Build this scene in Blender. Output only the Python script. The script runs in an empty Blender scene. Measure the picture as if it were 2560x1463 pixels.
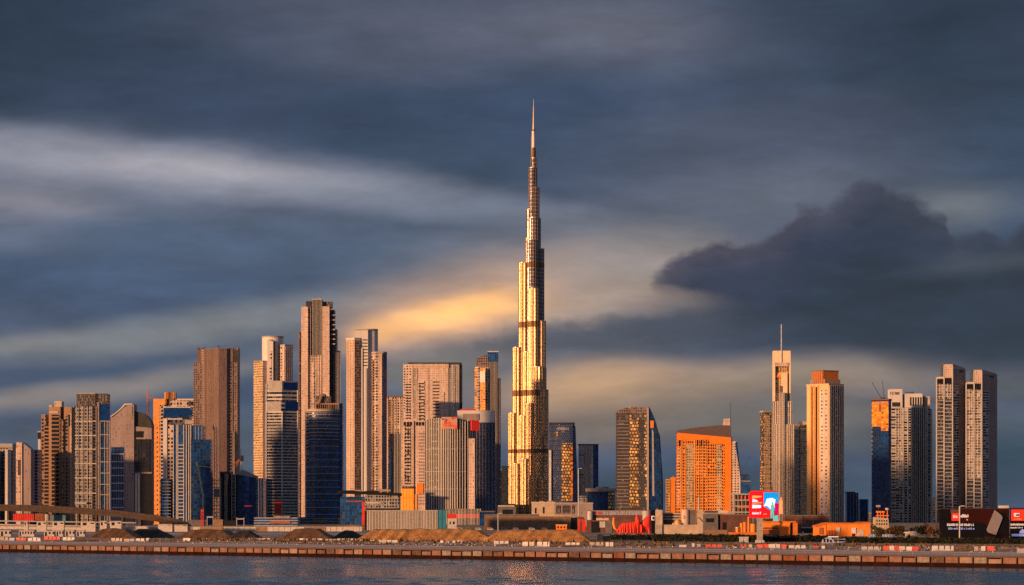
import bpy, math, random
from mathutils import Vector, noise as mnoise
random.seed(7)
SC = bpy.context.scene
COL = SC.collection
R = math.radians

# ---------------------------------------------------------------- camera
FP = 6216.0            # focal length in pixels of the 2560 px wide photograph
CAMZ = 15.0
HOR = 1290.0           # row of the horizon
GZ = 3.2               # level of the land above the water
cd = bpy.data.cameras.new('camera'); cam = bpy.data.objects.new('camera', cd); COL.objects.link(cam)
cam.location = (0, 0, CAMZ); cam.rotation_euler = (R(90), 0, 0)
cd.sensor_width = 36; cd.lens = 36 * FP / 2560; cd.shift_y = (HOR - 731.5) / 2560
cd.clip_start = 1; cd.clip_end = 120000
SC.camera = cam

# ---------------------------------------------------------------- light
SUN_AZ, SUN_EL = 50.0, 3.2          # degrees left of straight behind the camera; above the horizon
sv = Vector((-math.sin(R(SUN_AZ)) * math.cos(R(SUN_EL)), -math.cos(R(SUN_AZ)) * math.cos(R(SUN_EL)), math.sin(R(SUN_EL))))
sl = bpy.data.lights.new('sun', 'SUN'); so = bpy.data.objects.new('sun', sl); COL.objects.link(so)
sl.energy = 5.0; sl.angle = R(2.2); sl.color = (1.0, 0.51, 0.23)
so.rotation_euler = sv.to_track_quat('Z', 'Y').to_euler()
so.location = (-3000, -3000, 2000)
SC.view_settings.view_transform = 'Standard'; SC.view_settings.look = 'None'
SC.cycles.use_denoising = False; SC.cycles.sample_clamp_indirect = 7.0
SC.view_settings.exposure = 0.32; SC.view_settings.gamma = 1

def lin(c):
    """sRGB 0..255 to linear"""
    out = []
    for v in c[:3]:
        v = v / 255.0
        out.append(v / 12.92 if v <= 0.04045 else ((v + 0.055) / 1.055) ** 2.4)
    return tuple(out)

class NT:
    """short hand for building node trees"""
    def __init__(s, tree): s.t = tree; s.n = tree.nodes; s.l = tree.links
    def link(s, a, sock):
        if isinstance(a, bpy.types.NodeSocket): s.l.new(a, sock)
        elif a is not None:
            if isinstance(a, (tuple, list)) and len(sock.default_value) == 4 and len(a) == 3: a = (*a, 1)
            sock.default_value = a
    def math(s, op, a, b=None, c=None, clamp=False):
        n = s.n.new('ShaderNodeMath'); n.operation = op; n.use_clamp = clamp
        s.link(a, n.inputs[0])
        if b is not None: s.link(b, n.inputs[1])
        if c is not None: s.link(c, n.inputs[2])
        return n.outputs[0]
    def vmath(s, op, a, b=None):
        n = s.n.new('ShaderNodeVectorMath'); n.operation = op
        s.link(a, n.inputs[0])
        if b is not None: s.link(b, n.inputs[1])
        return n.outputs['Value'] if op in ('LENGTH', 'DOT_PRODUCT') else n.outputs[0]
    def mix(s, f, a, b, mode='MIX'):
        n = s.n.new('ShaderNodeMix'); n.data_type = 'RGBA'; n.blend_type = mode
        s.link(f, n.inputs[0]); s.link(a, n.inputs[6]); s.link(b, n.inputs[7])
        return n.outputs[2]
    def mixf(s, f, a, b):
        n = s.n.new('ShaderNodeMix'); n.data_type = 'FLOAT'
        s.link(f, n.inputs[0]); s.link(a, n.inputs[2]); s.link(b, n.inputs[3])
        return n.outputs[0]
    def noise(s, vec, scale, detail=3, rough=0.5, out=0, dist=0):
        n = s.n.new('ShaderNodeTexNoise'); n.inputs['Scale'].default_value = scale
        n.inputs['Detail'].default_value = detail; n.inputs['Roughness'].default_value = rough
        n.inputs['Distortion'].default_value = dist
        if vec is not None: s.l.new(vec, n.inputs['Vector'])
        return n.outputs[out]
    def mapping(s, vec, loc=(0, 0, 0), rot=(0, 0, 0), scale=(1, 1, 1), typ='POINT'):
        n = s.n.new('ShaderNodeMapping'); n.vector_type = typ
        s.l.new(vec, n.inputs[0]); n.inputs['Location'].default_value = loc
        n.inputs['Rotation'].default_value = rot; n.inputs['Scale'].default_value = scale
        return n.outputs[0]
    def ramp(s, x, a, b, lo=0.0, hi=1.0, smooth=True):
        n = s.n.new('ShaderNodeMapRange'); n.interpolation_type = 'SMOOTHSTEP' if smooth else 'LINEAR'
        s.link(x, n.inputs[0]); n.inputs[1].default_value = a; n.inputs[2].default_value = b
        n.inputs[3].default_value = lo; n.inputs[4].default_value = hi
        return n.outputs[0]
    def comb(s, x, y, z):
        n = s.n.new('ShaderNodeCombineXYZ')
        for i, v in enumerate((x, y, z)): s.link(v, n.inputs[i])
        return n.outputs[0]
    def sep(s, v):
        n = s.n.new('ShaderNodeSeparateXYZ'); s.l.new(v, n.inputs[0]); return n.outputs

# ---------------------------------------------------------------- sky: Nishita under a deck of storm cloud, by azimuth and elevation
W = bpy.data.worlds.new('World'); SC.world = W; W.use_nodes = True
t = NT(W.node_tree)
for n in list(t.n): t.n.remove(n)
out = t.n.new('ShaderNodeOutputWorld'); bg = t.n.new('ShaderNodeBackground'); bg.inputs[1].default_value = 0.080
t.l.new(bg.outputs[0], out.inputs[0])
sky = t.n.new('ShaderNodeTexSky'); sky.sky_type = 'NISHITA'; sky.sun_disc = False
sky.sun_elevation = R(SUN_EL); sky.sun_rotation = math.atan2(sv.x, sv.y)
tc = t.n.new('ShaderNodeTexCoord'); D = t.vmath('NORMALIZE', tc.outputs['Generated'])
dx, dy, dz = t.sep(D)
az = t.math('ARCTAN2', dx, dy); el = t.math('ARCSINE', dz)
# cloud deck coordinates: x grows with azimuth, y falls with elevation (6216 units to the radian)
PX = t.math('MULTIPLY_ADD', az, FP * 0.993, 1280.0)
PY = t.math('MULTIPLY_ADD', el, -FP * 1.005, HOR)
P0 = t.comb(PX, PY, 0.0)
Ps = t.mapping(P0, scale=(1 / 700, 1 / 260, 1))
w1 = t.vmath('SUBTRACT', t.noise(Ps, 1.0, 4, 0.5, out=1), (0.5, 0.5, 0.5))
P1 = t.vmath('ADD', P0, t.vmath('MULTIPLY', w1, (320, 110, 0)))          # soft cloud streaks
Pf = t.mapping(P0, scale=(1 / 190, 1 / 120, 1))
w2 = t.vmath('SUBTRACT', t.noise(Pf, 1.0, 8, 0.6, out=1), (0.5, 0.5, 0.5))
P2 = t.vmath('ADD', P0, t.vmath('MULTIPLY', w2, (230, 130, 0)))          # ragged cumulus edge
K = 10.0
def C(c): return tuple(v * K for v in lin(c))
cur = t.mix(t.ramp(PY, -300, 1290), C((58, 72, 99)), C((74, 91, 117)))
big = t.noise(t.mapping(P0, rot=(0, 0, R(6)), scale=(1 / 900, 1 / 230, 1)), 1.0, 5, 0.5)
cur = t.mix(t.ramp(big, 0.42, 0.68, 0, 0.45), cur, C((94, 98, 118)))
cur = t.mix(t.ramp(big, 0.30, 0.48, 0.4, 0.0), cur, C((52, 66, 90)))
def blob(cx, cy, rx, ry, rot, col, st, inner=0.0, P=None, edge=1.0):
    global cur
    v = t.mapping(P or P1, loc=(cx, cy, 0), rot=(0, 0, R(rot)), scale=(rx, ry, 1), typ='TEXTURE')
    f = t.ramp(t.vmath('LENGTH', v), inner, edge, st, 0.0)
    cur = t.mix(f, cur, C(col))
# upper deck
blob(250, 150, 900, 330, 8, (50, 63, 85), .8)
blob(0, 200, 330, 420, 0, (42, 57, 75), .7)
blob(1000, 60, 900, 170, 4, (94, 98, 116), .8)
blob(1560, 90, 620, 170, 5, (108, 110, 126), .8)
blob(820, 150, 700, 90, 6, (84, 90, 110), .6)
blob(2330, 120, 620, 460, -8, (44, 57, 77), .9)
blob(1980, 60, 420, 260, 0, (60, 71, 92), .6)
blob(500, 280, 800, 120, 6, (58, 71, 96), .8)
blob(1130, 420, 480, 150, 12, (60, 75, 98), .9)
blob(1850, 390, 640, 220, -4, (82, 88, 108), .7)
blob(1300, 640, 900, 150, 2, (98, 106, 124), .6)
# bright lavender streak on the left
blob(200, 455, 1150, 190, 4, (112, 118, 136), .8)
blob(60, 390, 620, 90, 3, (136, 137, 152), .85)
blob(480, 440, 800, 96, 3, (146, 146, 160), .9)
blob(520, 438, 430, 46, 3, (168, 165, 174), .75)
blob(900, 490, 600, 80, 5, (132, 136, 151), .75)
blob(60, 520, 360, 80, 8, (140, 138, 150), .8)
blob(30, 590, 380, 80, 8, (112, 116, 134), .6)
blob(1260, 540, 600, 60, 5, (112, 120, 138), .7)
# blue-grey field under it
blob(600, 630, 900, 100, 4, (82, 100, 126), .8)
blob(350, 730, 800, 110, 3, (74, 92, 121), .85)
# faint tan bands low on the left
blob(420, 835, 720, 60, -8, (132, 134, 138), .7)
blob(60, 865, 330, 40, -9, (140, 138, 136), .55)
blob(700, 800, 460, 90, -7, (124, 126, 132), .55)
blob(330, 955, 600, 50, -9, (146, 137, 134), .7)
blob(60, 985, 300, 36, -9, (152, 141, 134), .5)
blob(300, 1075, 900, 90, -4, (80, 93, 108), .8)
blob(700, 1150, 700, 110, 0, (82, 94, 108), .8)
# golden break behind the tall tower
blob(1280, 770, 760, 250, -14, (146, 137, 138), .8)
blob(1560, 730, 560, 170, -6, (168, 151, 142), .85)
blob(1170, 775, 470, 150, -15, (190, 156, 134), .85)
blob(1150, 795, 330, 72, -16, (236, 182, 132), .9)
blob(1190, 778, 210, 44, -14, (255, 200, 136), .8)
blob(1010, 838, 180, 34, -20, (240, 185, 130), .6)
# low cloud beside the tall tower
blob(1220, 885, 320, 60, -9, (108, 106, 112), .95, .2, P2)
blob(1090, 930, 280, 70, -6, (118, 117, 118), .8)
blob(1500, 850, 480, 76, -1, (86, 92, 108), .97, .2, P2)
blob(1950, 500, 620, 150, -3, (102, 107, 122), .75)
blob(2380, 520, 260, 90, 0, (112, 116, 124), .8)
blob(1560, 650, 330, 120, -12, (140, 134, 136), .7)
# great dark cloud on the right: its top edge follows a curve over azimuth, broken up by noise; it thins out downwards
Pn = t.mapping(P0, scale=(1 / 150, 1 / 105, 1))
bn = t.noise(Pn, 1.0, 9, 0.58, out=1); bn1, bn2, bn3 = t.sep(bn)
QX = t.math('MULTIPLY_ADD', t.math('SUBTRACT', bn2, .5), 110.0, PX)
fc = t.n.new('ShaderNodeFloatCurve'); cv = fc.mapping.curves[0]
top = [(1500, 720), (1600, 716), (1640, 676), (1700, 636), (1770, 604), (1850, 586), (1930, 572), (1965, 546), (2015, 512), (2070, 506), (2110, 490), (2180, 474), (2240, 488), (2295, 520), (2345, 548), (2362, 590), (2400, 584), (2440, 572), (2475, 600), (2505, 588), (2535, 560), (2600, 540), (2700, 560)]
for i, (x, y) in enumerate(top):
    p = ((x - 1500) / 1200, (y - 400) / 400)
    if i == 0: cv.points[0].location = p
    elif i == len(top) - 1: cv.points[-1].location = p
    else: cv.points.new(*p)
fc.mapping.update(); t.link(t.math('DIVIDE', t.math('SUBTRACT', QX, 1500.0), 1200.0, clamp=True), fc.inputs['Value'])
ytop = t.math('MULTIPLY_ADD', fc.outputs[0], 400.0, 400.0)
dd = t.math('ADD', t.math('SUBTRACT', PY, ytop), t.math('MULTIPLY', t.math('SUBTRACT', bn1, .5), 125.0))
edge = t.ramp(dd, -12.0, 30.0)
lx = t.math('ADD', t.math('SUBTRACT', PX, 1590.0), t.math('MULTIPLY', t.math('SUBTRACT', bn3, .5), 190.0))
lx = t.math('SUBTRACT', lx, t.math('MULTIPLY', t.math('MAXIMUM', t.math('SUBTRACT', PY, 712.0), 0.0), .7))
lx = t.math('DIVIDE', lx, t.math('MULTIPLY_ADD', t.math('MAXIMUM', t.math('SUBTRACT', PY, 705.0), 0.0), .05, 1.0))
a_ = t.math('MULTIPLY', edge, t.ramp(lx, -26.0, 95.0)); a_ = t.math('MULTIPLY', a_, t.ramp(PY, 760.0, 905.0, 1.0, 0.0))
shade = t.mix(t.ramp(dd, 0.0, 120.0), C((80, 78, 98)), C((48, 57, 82)))
shade = t.mix(t.ramp(dd, 110.0, 260.0), shade, C((42, 56, 78)))
shade = t.mix(t.ramp(PX, 1700, 2500, 0, .7), shade, C((44, 57, 77)))
bil = t.noise(t.mapping(P2, scale=(1 / 260, 1 / 110, 1)), 1.0, 6, 0.55)
shade = t.mix(1.0, shade, t.ramp(bil, .3, .7, .80, 1.26, False), 'MULTIPLY')
blob(2300, 840, 950, 150, -2, (52, 64, 84), 1.0, .05)
blob(1760, 800, 460, 100, -6, (70, 78, 96), .85, .1)
blob(2500, 780, 520, 170, -2, (40, 57, 78), .95, .1)
cur = t.mix(t.math('MULTIPLY', a_, .97), cur, shade)
blob(2300, 800, 640, 90, -2, (44, 58, 79), .8)
blob(2440, 660, 260, 50, -6, (80, 88, 102), .5)
# tan band under it
blob(1800, 965, 950, 95, -2, (150, 134, 124), .9, .0)
blob(1480, 1000, 400, 130, -4, (170, 144, 125), .8)
blob(1980, 955, 520, 60, -4, (144, 131, 122), .6)
blob(1430, 960, 240, 90, -4, (190, 156, 124), .55)
blob(1950, 1060, 860, 110, 0, (122, 115, 108), .75)
blob(1500, 1090, 360, 80, 0, (120, 110, 104), .7)
blob(2560, 960, 300, 70, -4, (84, 92, 102), .9)
blob(2300, 1085, 420, 70, -4, (80, 90, 100), .75)
# teal foot of the sky
blob(1750, 1225, 900, 85, 0, (62, 82, 97), .9)
blob(2500, 1150, 420, 170, 0, (50, 75, 92), .9)
blob(2300, 1000, 330, 26, -6, (76, 87, 98), .5)
# finer unevenness of the cloud
fine = t.noise(t.mapping(P1, rot=(0, 0, R(5)), scale=(1 / 330, 1 / 90, 1)), 1.0, 7, 0.6)
cur = t.mix(1.0, cur, t.ramp(fine, 0.25, 0.75, 0.82, 1.18, False), 'MULTIPLY')
fine2 = t.noise(t.mapping(P2, rot=(0, 0, R(-8)), scale=(1 / 120, 1 / 42, 1)), 1.0, 6, 0.62)
cur = t.mix(1.0, cur, t.ramp(fine2, 0.25, 0.75, 0.94, 1.06, False), 'MULTIPLY')
# contrast of the deck
cur = t.vmath('MULTIPLY', cur, (1 / 1.25,) * 3)
gm_ = t.n.new('ShaderNodeGamma'); t.l.new(cur, gm_.inputs[0]); gm_.inputs[1].default_value = 1.15
cur = t.vmath('MULTIPLY', gm_.outputs[0], (1.27, 1.26, 1.21))
cur = t.mix(1.0, cur, t.ramp(PY, -150.0, 330.0, .86, 1.0), 'MULTIPLY')
# overhead, out of view, the deck is brightened to lift water and ambient light
cur = t.mix(t.ramp(PY, -250.0, -2600.0, 0.0, .85), cur, C((120, 140, 166)))
# the part of the sky round the low sun, behind the camera, where the deck is open and warm
sd = t.vmath('DOT_PRODUCT', D, tuple(sv))
g1 = t.math('POWER', t.math('MAXIMUM', sd, 0.0), 10.0); g2 = t.math('POWER', t.math('MAXIMUM', sd, 0.0), 90.0)
glow = t.mix(1.0, t.mix(g1, (0, 0, 0), (5.0, 2.5, 1.0)), t.mix(g2, (0, 0, 0), (22.0, 10.5, 3.4)), 'ADD')
low = t.ramp(el, R(9), R(26), 1.0, 0.25)
glow = t.mix(1.0, glow, low, 'MULTIPLY')
cur = t.mix(0.93, sky.outputs[0], cur)
cur = t.mix(1.0, cur, glow, 'ADD')
t.l.new(cur, bg.inputs[0])

# ---------------------------------------------------------------- materials
MATS = {}
def newmat(name):
    m = bpy.data.materials.new(name); m.use_nodes = True; MATS[name] = m
    k = NT(m.node_tree); b = k.n['Principled BSDF']
    return m, k, b
def plain(name, col, rough=0.6, metal=0.0, var=0.25, scale=0.15, emit=None, es=0.0, spec=0.4, aniso=(1, 1, 1), coldark=None):
    m, k, b = newmat(name)
    tcn = k.n.new('ShaderNodeTexCoord')
    nz = k.noise(k.mapping(tcn.outputs['Object'], scale=aniso), scale, 5, 0.6)
    c2 = coldark or tuple(v * (1 - var) for v in col)
    c1 = tuple(min(1, v * (1 + var * .6)) for v in col)
    k.link(k.mix(k.ramp(nz, .3, .7), c2, c1), b.inputs['Base Color'])
    b.inputs['Roughness'].default_value = rough; b.inputs['Metallic'].default_value = metal
    b.inputs['Specular IOR Level'].default_value = spec
    if emit: b.inputs['Emission Color'].default_value = (*emit, 1); b.inputs['Emission Strength'].default_value = es
    return m
def facade(name, wall, glass=(.012, .02, .035), fl=4.0, bay=4.0, wu=.6, wv=.6, gr=.12, gm=0.0, wr=.6, wm=0.0, blind=.22, blindc=(.22, .2, .18), keep=.95,
           lit=0.0, var=.22, wob=.12, offset=0.0, bump=.5):
    """wall with a window grid laid out in metres along the wall (UV)"""
    m, k, b = newmat(name)
    uvn = k.n.new('ShaderNodeUVMap'); oi = k.n.new('ShaderNodeObjectInfo'); tcn = k.n.new('ShaderNodeTexCoord')
    wv_ = k.vmath('SUBTRACT', k.noise(uvn.outputs[0], .035, 2, .5, out=1), (.5, .5, .5))
    uv = k.vmath('ADD', uvn.outputs[0], k.vmath('MULTIPLY', wv_, (bay * wob * 3, fl * wob * 3, 0)))
    u, v, _ = k.sep(uv)
    a = k.math('DIVIDE', u, bay); bb = k.math('DIVIDE', v, fl)
    iu = k.math('FLOOR', a); iv = k.math('FLOOR', bb)
    if offset:
        a = k.math('ADD', a, k.math('MULTIPLY', k.math('MODULO', iv, 2.0), offset)); iu = k.math('FLOOR', a)
    fu = k.math('SUBTRACT', a, iu); fv = k.math('SUBTRACT', bb, iv)
    wn = k.n.new('ShaderNodeTexWhiteNoise'); wn.noise_dimensions = '3D'
    k.link(k.comb(iu, iv, k.math('MULTIPLY', oi.outputs['Random'], 91.0)), wn.inputs['Vector'])
    r1, r2, r3 = k.sep(wn.outputs['Color']); r4 = wn.outputs['Value']
    # window width and height differ a little from one to the next
    hw = k.math('MULTIPLY', k.math('MULTIPLY_ADD', r3, .3, .85), wu * .5)
    hh = k.math('MULTIPLY', k.math('MULTIPLY_ADD', r2, .3, .85), wv * .5)
    mk = k.math('MULTIPLY', k.math('LESS_THAN', k.math('ABSOLUTE', k.math('SUBTRACT', fu, .5)), hw if wu < .97 else wu),
                k.math('LESS_THAN', k.math('ABSOLUTE', k.math('SUBTRACT', fv, .5)), hh if wv < .97 else wv))
    mk = k.math('MULTIPLY', mk, k.math('LESS_THAN', r1, keep))
    gcol = k.mix(k.math('LESS_THAN', r2, blind), k.mix(r3, tuple(x * .45 for x in glass), tuple(x * 1.6 for x in glass)), blindc)
    nz = k.noise(k.mapping(tcn.outputs['Object'], scale=(.06, .06, .012)), 1.0, 5, .6)
    nz2 = k.noise(k.mapping(tcn.outputs['Object'], scale=(.5, .5, .03)), 1.0, 3, .6)
    s = k.math('ADD', k.ramp(nz, .3, .7, -var, var), k.ramp(nz2, .3, .7, 1 - var * .5, 1 + var * .5))
    wc = k.mix(1.0, wall, s, 'MULTIPLY')
    k.link(k.mix(mk, wc, gcol), b.inputs['Base Color'])
    k.link(k.mixf(mk, wr, k.math('MULTIPLY_ADD', r3, .1, gr)), b.inputs['Roughness'])
    k.link(k.mixf(mk, wm, gm), b.inputs['Metallic'])
    # panes are never quite in one plane: tilt each one a touch
    bmp = k.n.new('ShaderNodeBump'); bmp.inputs['Strength'].default_value = bump; bmp.inputs['Distance'].default_value = .35
    k.link(k.math('SUBTRACT', 1.0, mk), bmp.inputs['Height']); k.link(bmp.outputs[0], b.inputs['Normal'])
    if lit > 0:
        b.inputs['Emission Color'].default_value = (1, .62, .25, 1)
        k.link(k.math('MULTIPLY', k.math('MULTIPLY', mk, k.math('GREATER_THAN', r4, 1 - lit)), .45), b.inputs['Emission Strength'])
    return m
# ---------------------------------------------------------------- builders
def X(px, Y): return (px - 1280.0) * Y / FP
def Z(py, Y): return CAMZ + (HOR - py) * Y / FP
def tag(o, label=None, cat=None, group=None, kind=None):
    if label: o['label'] = label
    if cat: o['category'] = cat
    if group: o['group'] = group
    if kind: o['kind'] = kind
    return o
def meshobj(name, verts, faces, mat, parent=None, uvs=None, smooth=False, loc=None):
    me = bpy.data.meshes.new(name); me.from_pydata(verts, [], faces)
    if uvs is not None:
        lay = me.uv_layers.new(name='UVMap')
        flat = [c for f in uvs for p in f for c in p]
        lay.data.foreach_set('uv', flat)
    if smooth: me.polygons.foreach_set('use_smooth', [True] * len(me.polygons))
    me.materials.append(mat if not isinstance(mat, str) else MATS[mat])
    me.update()
    o = bpy.data.objects.new(name, me); COL.objects.link(o)
    if parent is not None: o.parent = parent
    if loc is not None: o.location = loc
    return o
class G:
    """gathers prisms, boxes and bars into ONE mesh"""
    def __init__(s): s.v = []; s.f = []; s.u = []
    def prism(s, fp, z0, z1, u0=0.0):
        """fp: footprint, counter-clockwise seen from above; z1 a height or one per point"""
        n = len(fp); zt = z1 if isinstance(z1, (list, tuple)) else [z1] * n
        zb = z0 if isinstance(z0, (list, tuple)) else [z0] * n
        b = len(s.v)
        s.v += [(x, y, zb[i]) for i, (x, y) in enumerate(fp)] + [(x, y, zt[i]) for i, (x, y) in enumerate(fp)]
        u = u0
        for i in range(n):
            j = (i + 1) % n
            d = math.hypot(fp[j][0] - fp[i][0], fp[j][1] - fp[i][1])
            s.f.append((b + i, b + j, b + n + j, b + n + i))
            s.u.append(((u, zb[i]), (u + d, zb[j]), (u + d, zt[j]), (u, zt[i]))); u += d
        s.f.append(tuple(b + n + i for i in range(n))); s.u.append(tuple((-3.0, -3.0) for _ in range(n)))
        s.f.append(tuple(b + i for i in reversed(range(n)))); s.u.append(tuple((-3.0, -3.0) for _ in range(n)))
        return s
    def box(s, x0, x1, y0, y1, z0, z1): return s.prism([(x0, y0), (x1, y0), (x1, y1), (x0, y1)], z0, z1)
    def bar(s, a, b, r, n=4):
        a = Vector(a); b = Vector(b); d = (b - a).normalized()
        up = Vector((0, 0, 1)) if abs(d.z) < .9 else Vector((1, 0, 0))
        p = d.cross(up).normalized(); q = d.cross(p)
        k = len(s.v)
        for e in (a, b):
            for i in range(n):
                w = 2 * math.pi * (i + .5) / n
                s.v.append(tuple(e + p * (r * math.cos(w)) + q * (r * math.sin(w))))
        for i in range(n):
            j = (i + 1) % n
            s.f.append((k + i, k + n + i, k + n + j, k + j)); s.u.append(((0, 0),) * 4)
        s.f.append(tuple(k + i for i in range(n))); s.u.append(((0, 0),) * n)
        s.f.append(tuple(k + n + i for i in reversed(range(n)))); s.u.append(((0, 0),) * n)
        return s
    def obj(s, name, mat, parent=None, smooth=False, loc=None): return meshobj(name, s.v, s.f, mat, parent, s.u, smooth, loc)

class T:
    """a thing that stands on the land, described by the rows and columns it spans at its own distance Y and real depths in metres"""
    def __init__(s, name, label, cat, Y, cx, group=None, gz=GZ):
        s.Y = Y; s.oy = Y; s.ox = X(cx, Y); s.gz = gz
        s.e = bpy.data.objects.new(name, None); COL.objects.link(s.e); s.e.location = (s.ox, s.oy, gz); s.e.empty_display_size = 5
        tag(s.e, label, cat, group)
    def lx(s, px, d=0.0): return (px - 1280.0) * (s.Y + d) / FP - s.ox
    def lz(s, py): return -0.3 if py is None else CAMZ + (HOR - py) * s.Y / FP - s.gz
    def m(s, px): return px * s.Y / FP
    def pts(s, pts): return [(s.lx(p, d), d) for p, d in pts]
    def poly(s, n, pts, yt, yb, mat, parent=None, grow=0.0):
        fp = s.pts(pts)
        if grow:
            cx = sum(p[0] for p in fp) / len(fp); cy = sum(p[1] for p in fp) / len(fp)
            fp = [(cx + (x - cx) * (1 + grow / max(.1, math.hypot(x - cx, y - cy))), cy + (y - cy) * (1 + grow / max(.1, math.hypot(x - cx, y - cy)))) for x, y in fp]
        zt = [s.lz(y) for y in yt] if isinstance(yt, (list, tuple)) else s.lz(yt)
        return G().prism(fp, s.lz(yb), zt).obj(n, mat, parent or s.e)
    def rect(s, x0, x1, d0, d1):
        """plain box whose visible silhouette runs from x0 to x1"""
        a = s.lx(x0, d1 if x0 > 1280 else d0); b = s.lx(x1, d1 if x1 < 1280 else d0)
        if b - a < .3 * s.m(x1 - x0): a, b = s.lx(x0, d0), s.lx(x1, d0)
        return [(a, d0), (b, d0), (b, d1), (a, d1)]
    def box(s, n, x0, x1, yt, yb, mat, d0=0.0, d1=30.0, parent=None, yt1=None):
        z = s.lz(yt) if yt1 is None else [s.lz(yt), s.lz(yt1), s.lz(yt1), s.lz(yt)]
        return G().prism(s.rect(x0, x1, d0, d1), s.lz(yb), z).obj(n, mat, parent or s.e)
    def corner(s, xl, xc, xr, dl, dr): return [(xl, dl), (xc, 0), (xr, dr), (xl + xr - xc, dl + dr)]
    def ring(s, x0, x1, dc=None, seg=28, flute=0, amp=0.0, ry=None):
        r = s.m(x1 - x0) / 2; dc = r if dc is None else dc
        cx = s.lx((x0 + x1) / 2, dc); N = seg if not flute else flute * 4
        out = []
        for i in range(N):
            a = 2 * math.pi * i / N - math.pi / 2
            rr = r
            if flute: rr = r - amp * (0.5 + 0.5 * math.cos(2 * math.pi * i / 4))
            out.append((cx + rr * math.cos(a), dc + (ry / r if ry else 1) * rr * math.sin(a)))
        return out
    def cyl(s, n, x0, x1, yt, yb, mat, dc=None, seg=28, flute=0, amp=0.0, ry=None, parent=None, smooth=False):
        return G().prism(s.ring(x0, x1, dc, seg, flute, amp, ry), s.lz(yb), s.lz(yt)).obj(n, mat, parent or s.e)
    def lobe(s, n, x0, x1, yt, yb, mat, dc, flute, amp, parent=None):
        """a fluted upright lobe whose sides shade smoothly; its cap has an edge of its own"""
        r = s.m(x1 - x0) / 2; cx = s.lx((x0 + x1) / 2, dc); N = flute * 8; z0, z1 = s.lz(yb), s.lz(yt)
        p = [(cx + (r - amp * (.5 + .5 * math.cos(2 * math.pi * i / 8))) * math.cos(2 * math.pi * i / N - math.pi / 2), dc + (r - amp * (.5 + .5 * math.cos(2 * math.pi * i / 8))) * math.sin(2 * math.pi * i / N - math.pi / 2)) for i in range(N)]
        v = [(x, y, z0) for x, y in p] + [(x, y, z1) for x, y in p] + [(x, y, z1) for x, y in p]; du = 2 * math.pi * r / N
        f = [(i, (i + 1) % N, N + (i + 1) % N, N + i) for i in range(N)] + [tuple(2 * N + i for i in range(N))]
        u = [((i * du, z0), (i * du + du, z0), (i * du + du, z1), (i * du, z1)) for i in range(N)] + [tuple((-3, -3) for _ in range(N))]
        o = meshobj(n, v, f, mat, parent or s.e, u); o.data.polygons.foreach_set('use_smooth', [True] * N + [False]); return o
    def bands(s, n, fp, y0, y1, step, th, mat, grow=.8, jit=0.0, parent=None):
        """one slab per storey, standing proud of the footprint fp (local metres)"""
        cx = sum(p[0] for p in fp) / len(fp); cy = sum(p[1] for p in fp) / len(fp)
        f2 = [(cx + (x - cx) * (1 + grow / max(.1, math.hypot(x - cx, y - cy))), cy + (y - cy) * (1 + grow / max(.1, math.hypot(x - cx, y - cy)))) for x, y in fp]
        y = y0
        while y < y1:
            hh = th * random.uniform(1 - jit, 1 + jit)
            G().prism(f2, s.lz(y + hh), s.lz(y)).obj(n, mat, parent or s.e)
            y += step
    def fins(s, n, xa, da, xb, db, cnt, yt, yb, wpx, mat, proud=1.0, jit=0.0, parent=None):
        """cnt upright fins along the front line from (xa, da) to (xb, db)"""
        for i in range(cnt):
            f = (i + .5) / cnt
            px = xa + (xb - xa) * f; d = da + (db - da) * f
            w = s.m(wpx) * random.uniform(1 - jit, 1 + jit) / 2; x = s.lx(px, d)
            t0 = yt if not isinstance(yt, tuple) else yt[0] + (yt[1] - yt[0]) * f
            G().box(x - w, x + w, d - proud, d + 1.2, s.lz(yb), s.lz(t0)).obj(n, mat, parent or s.e)
    def front(s, n, x0, x1, yt, yb, mat, d=0.0, proud=.5, parent=None):
        """a shallow panel set on a front face at depth d"""
        return G().box(s.lx(x0, d), s.lx(x1, d), d - proud, d + .6, s.lz(yb), s.lz(yt)).obj(n, mat, parent or s.e)
    def facet(s, n, xa, da, xb, db, fa, fb, yt, yb, mat, proud=.5, parent=None):
        """the same on the slanting face from (xa, da) to (xb, db), from fraction fa to fb"""
        ax, bx = s.lx(xa, da), s.lx(xb, db)
        p = Vector((bx - ax, db - da)); nn = Vector((p.y, -p.x)).normalized()
        if nn.y > 0: nn = -nn
        a = Vector((ax, da)) + p * fa; b = Vector((ax, da)) + p * fb
        fp = [tuple(a + nn * proud), tuple(b + nn * proud), tuple(b - nn * .6), tuple(a - nn * .6)]
        return G().prism(fp, s.lz(yb), s.lz(yt)).obj(n, mat, parent or s.e)
    def fill(s, n, outline, d0, d1, mat, parent=None):
        """an elevation outline [(px, py)...], left bottom round to the right, given thickness from d0 to d1"""
        pf = [(s.lx(p, d0), s.lz(q)) for p, q in outline]
        k = len(pf); v = [(x, d0, z) for x, z in pf] + [(x, d1, z) for x, z in pf]; f = []; u = []
        area = sum(pf[i][0] * pf[(i + 1) % k][1] - pf[(i + 1) % k][0] * pf[i][1] for i in range(k))
        order = list(range(k)) if area > 0 else list(reversed(range(k)))
        f.append(tuple(order)); u.append(tuple(pf[i] for i in order))
        f.append(tuple(k + i for i in reversed(order))); u.append(tuple(pf[i] for i in reversed(order)))
        for a in range(k):
            i, j = order[a], order[(a + 1) % k]
            f.append((j, i, k + i, k + j)); z0, z1 = pf[i][1], pf[j][1]
            u.append(((0, z1), (0, z0), (d1 - d0, z0), (d1 - d0, z1)))
        return meshobj(n, v, f, mat, parent or s.e, u)
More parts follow.
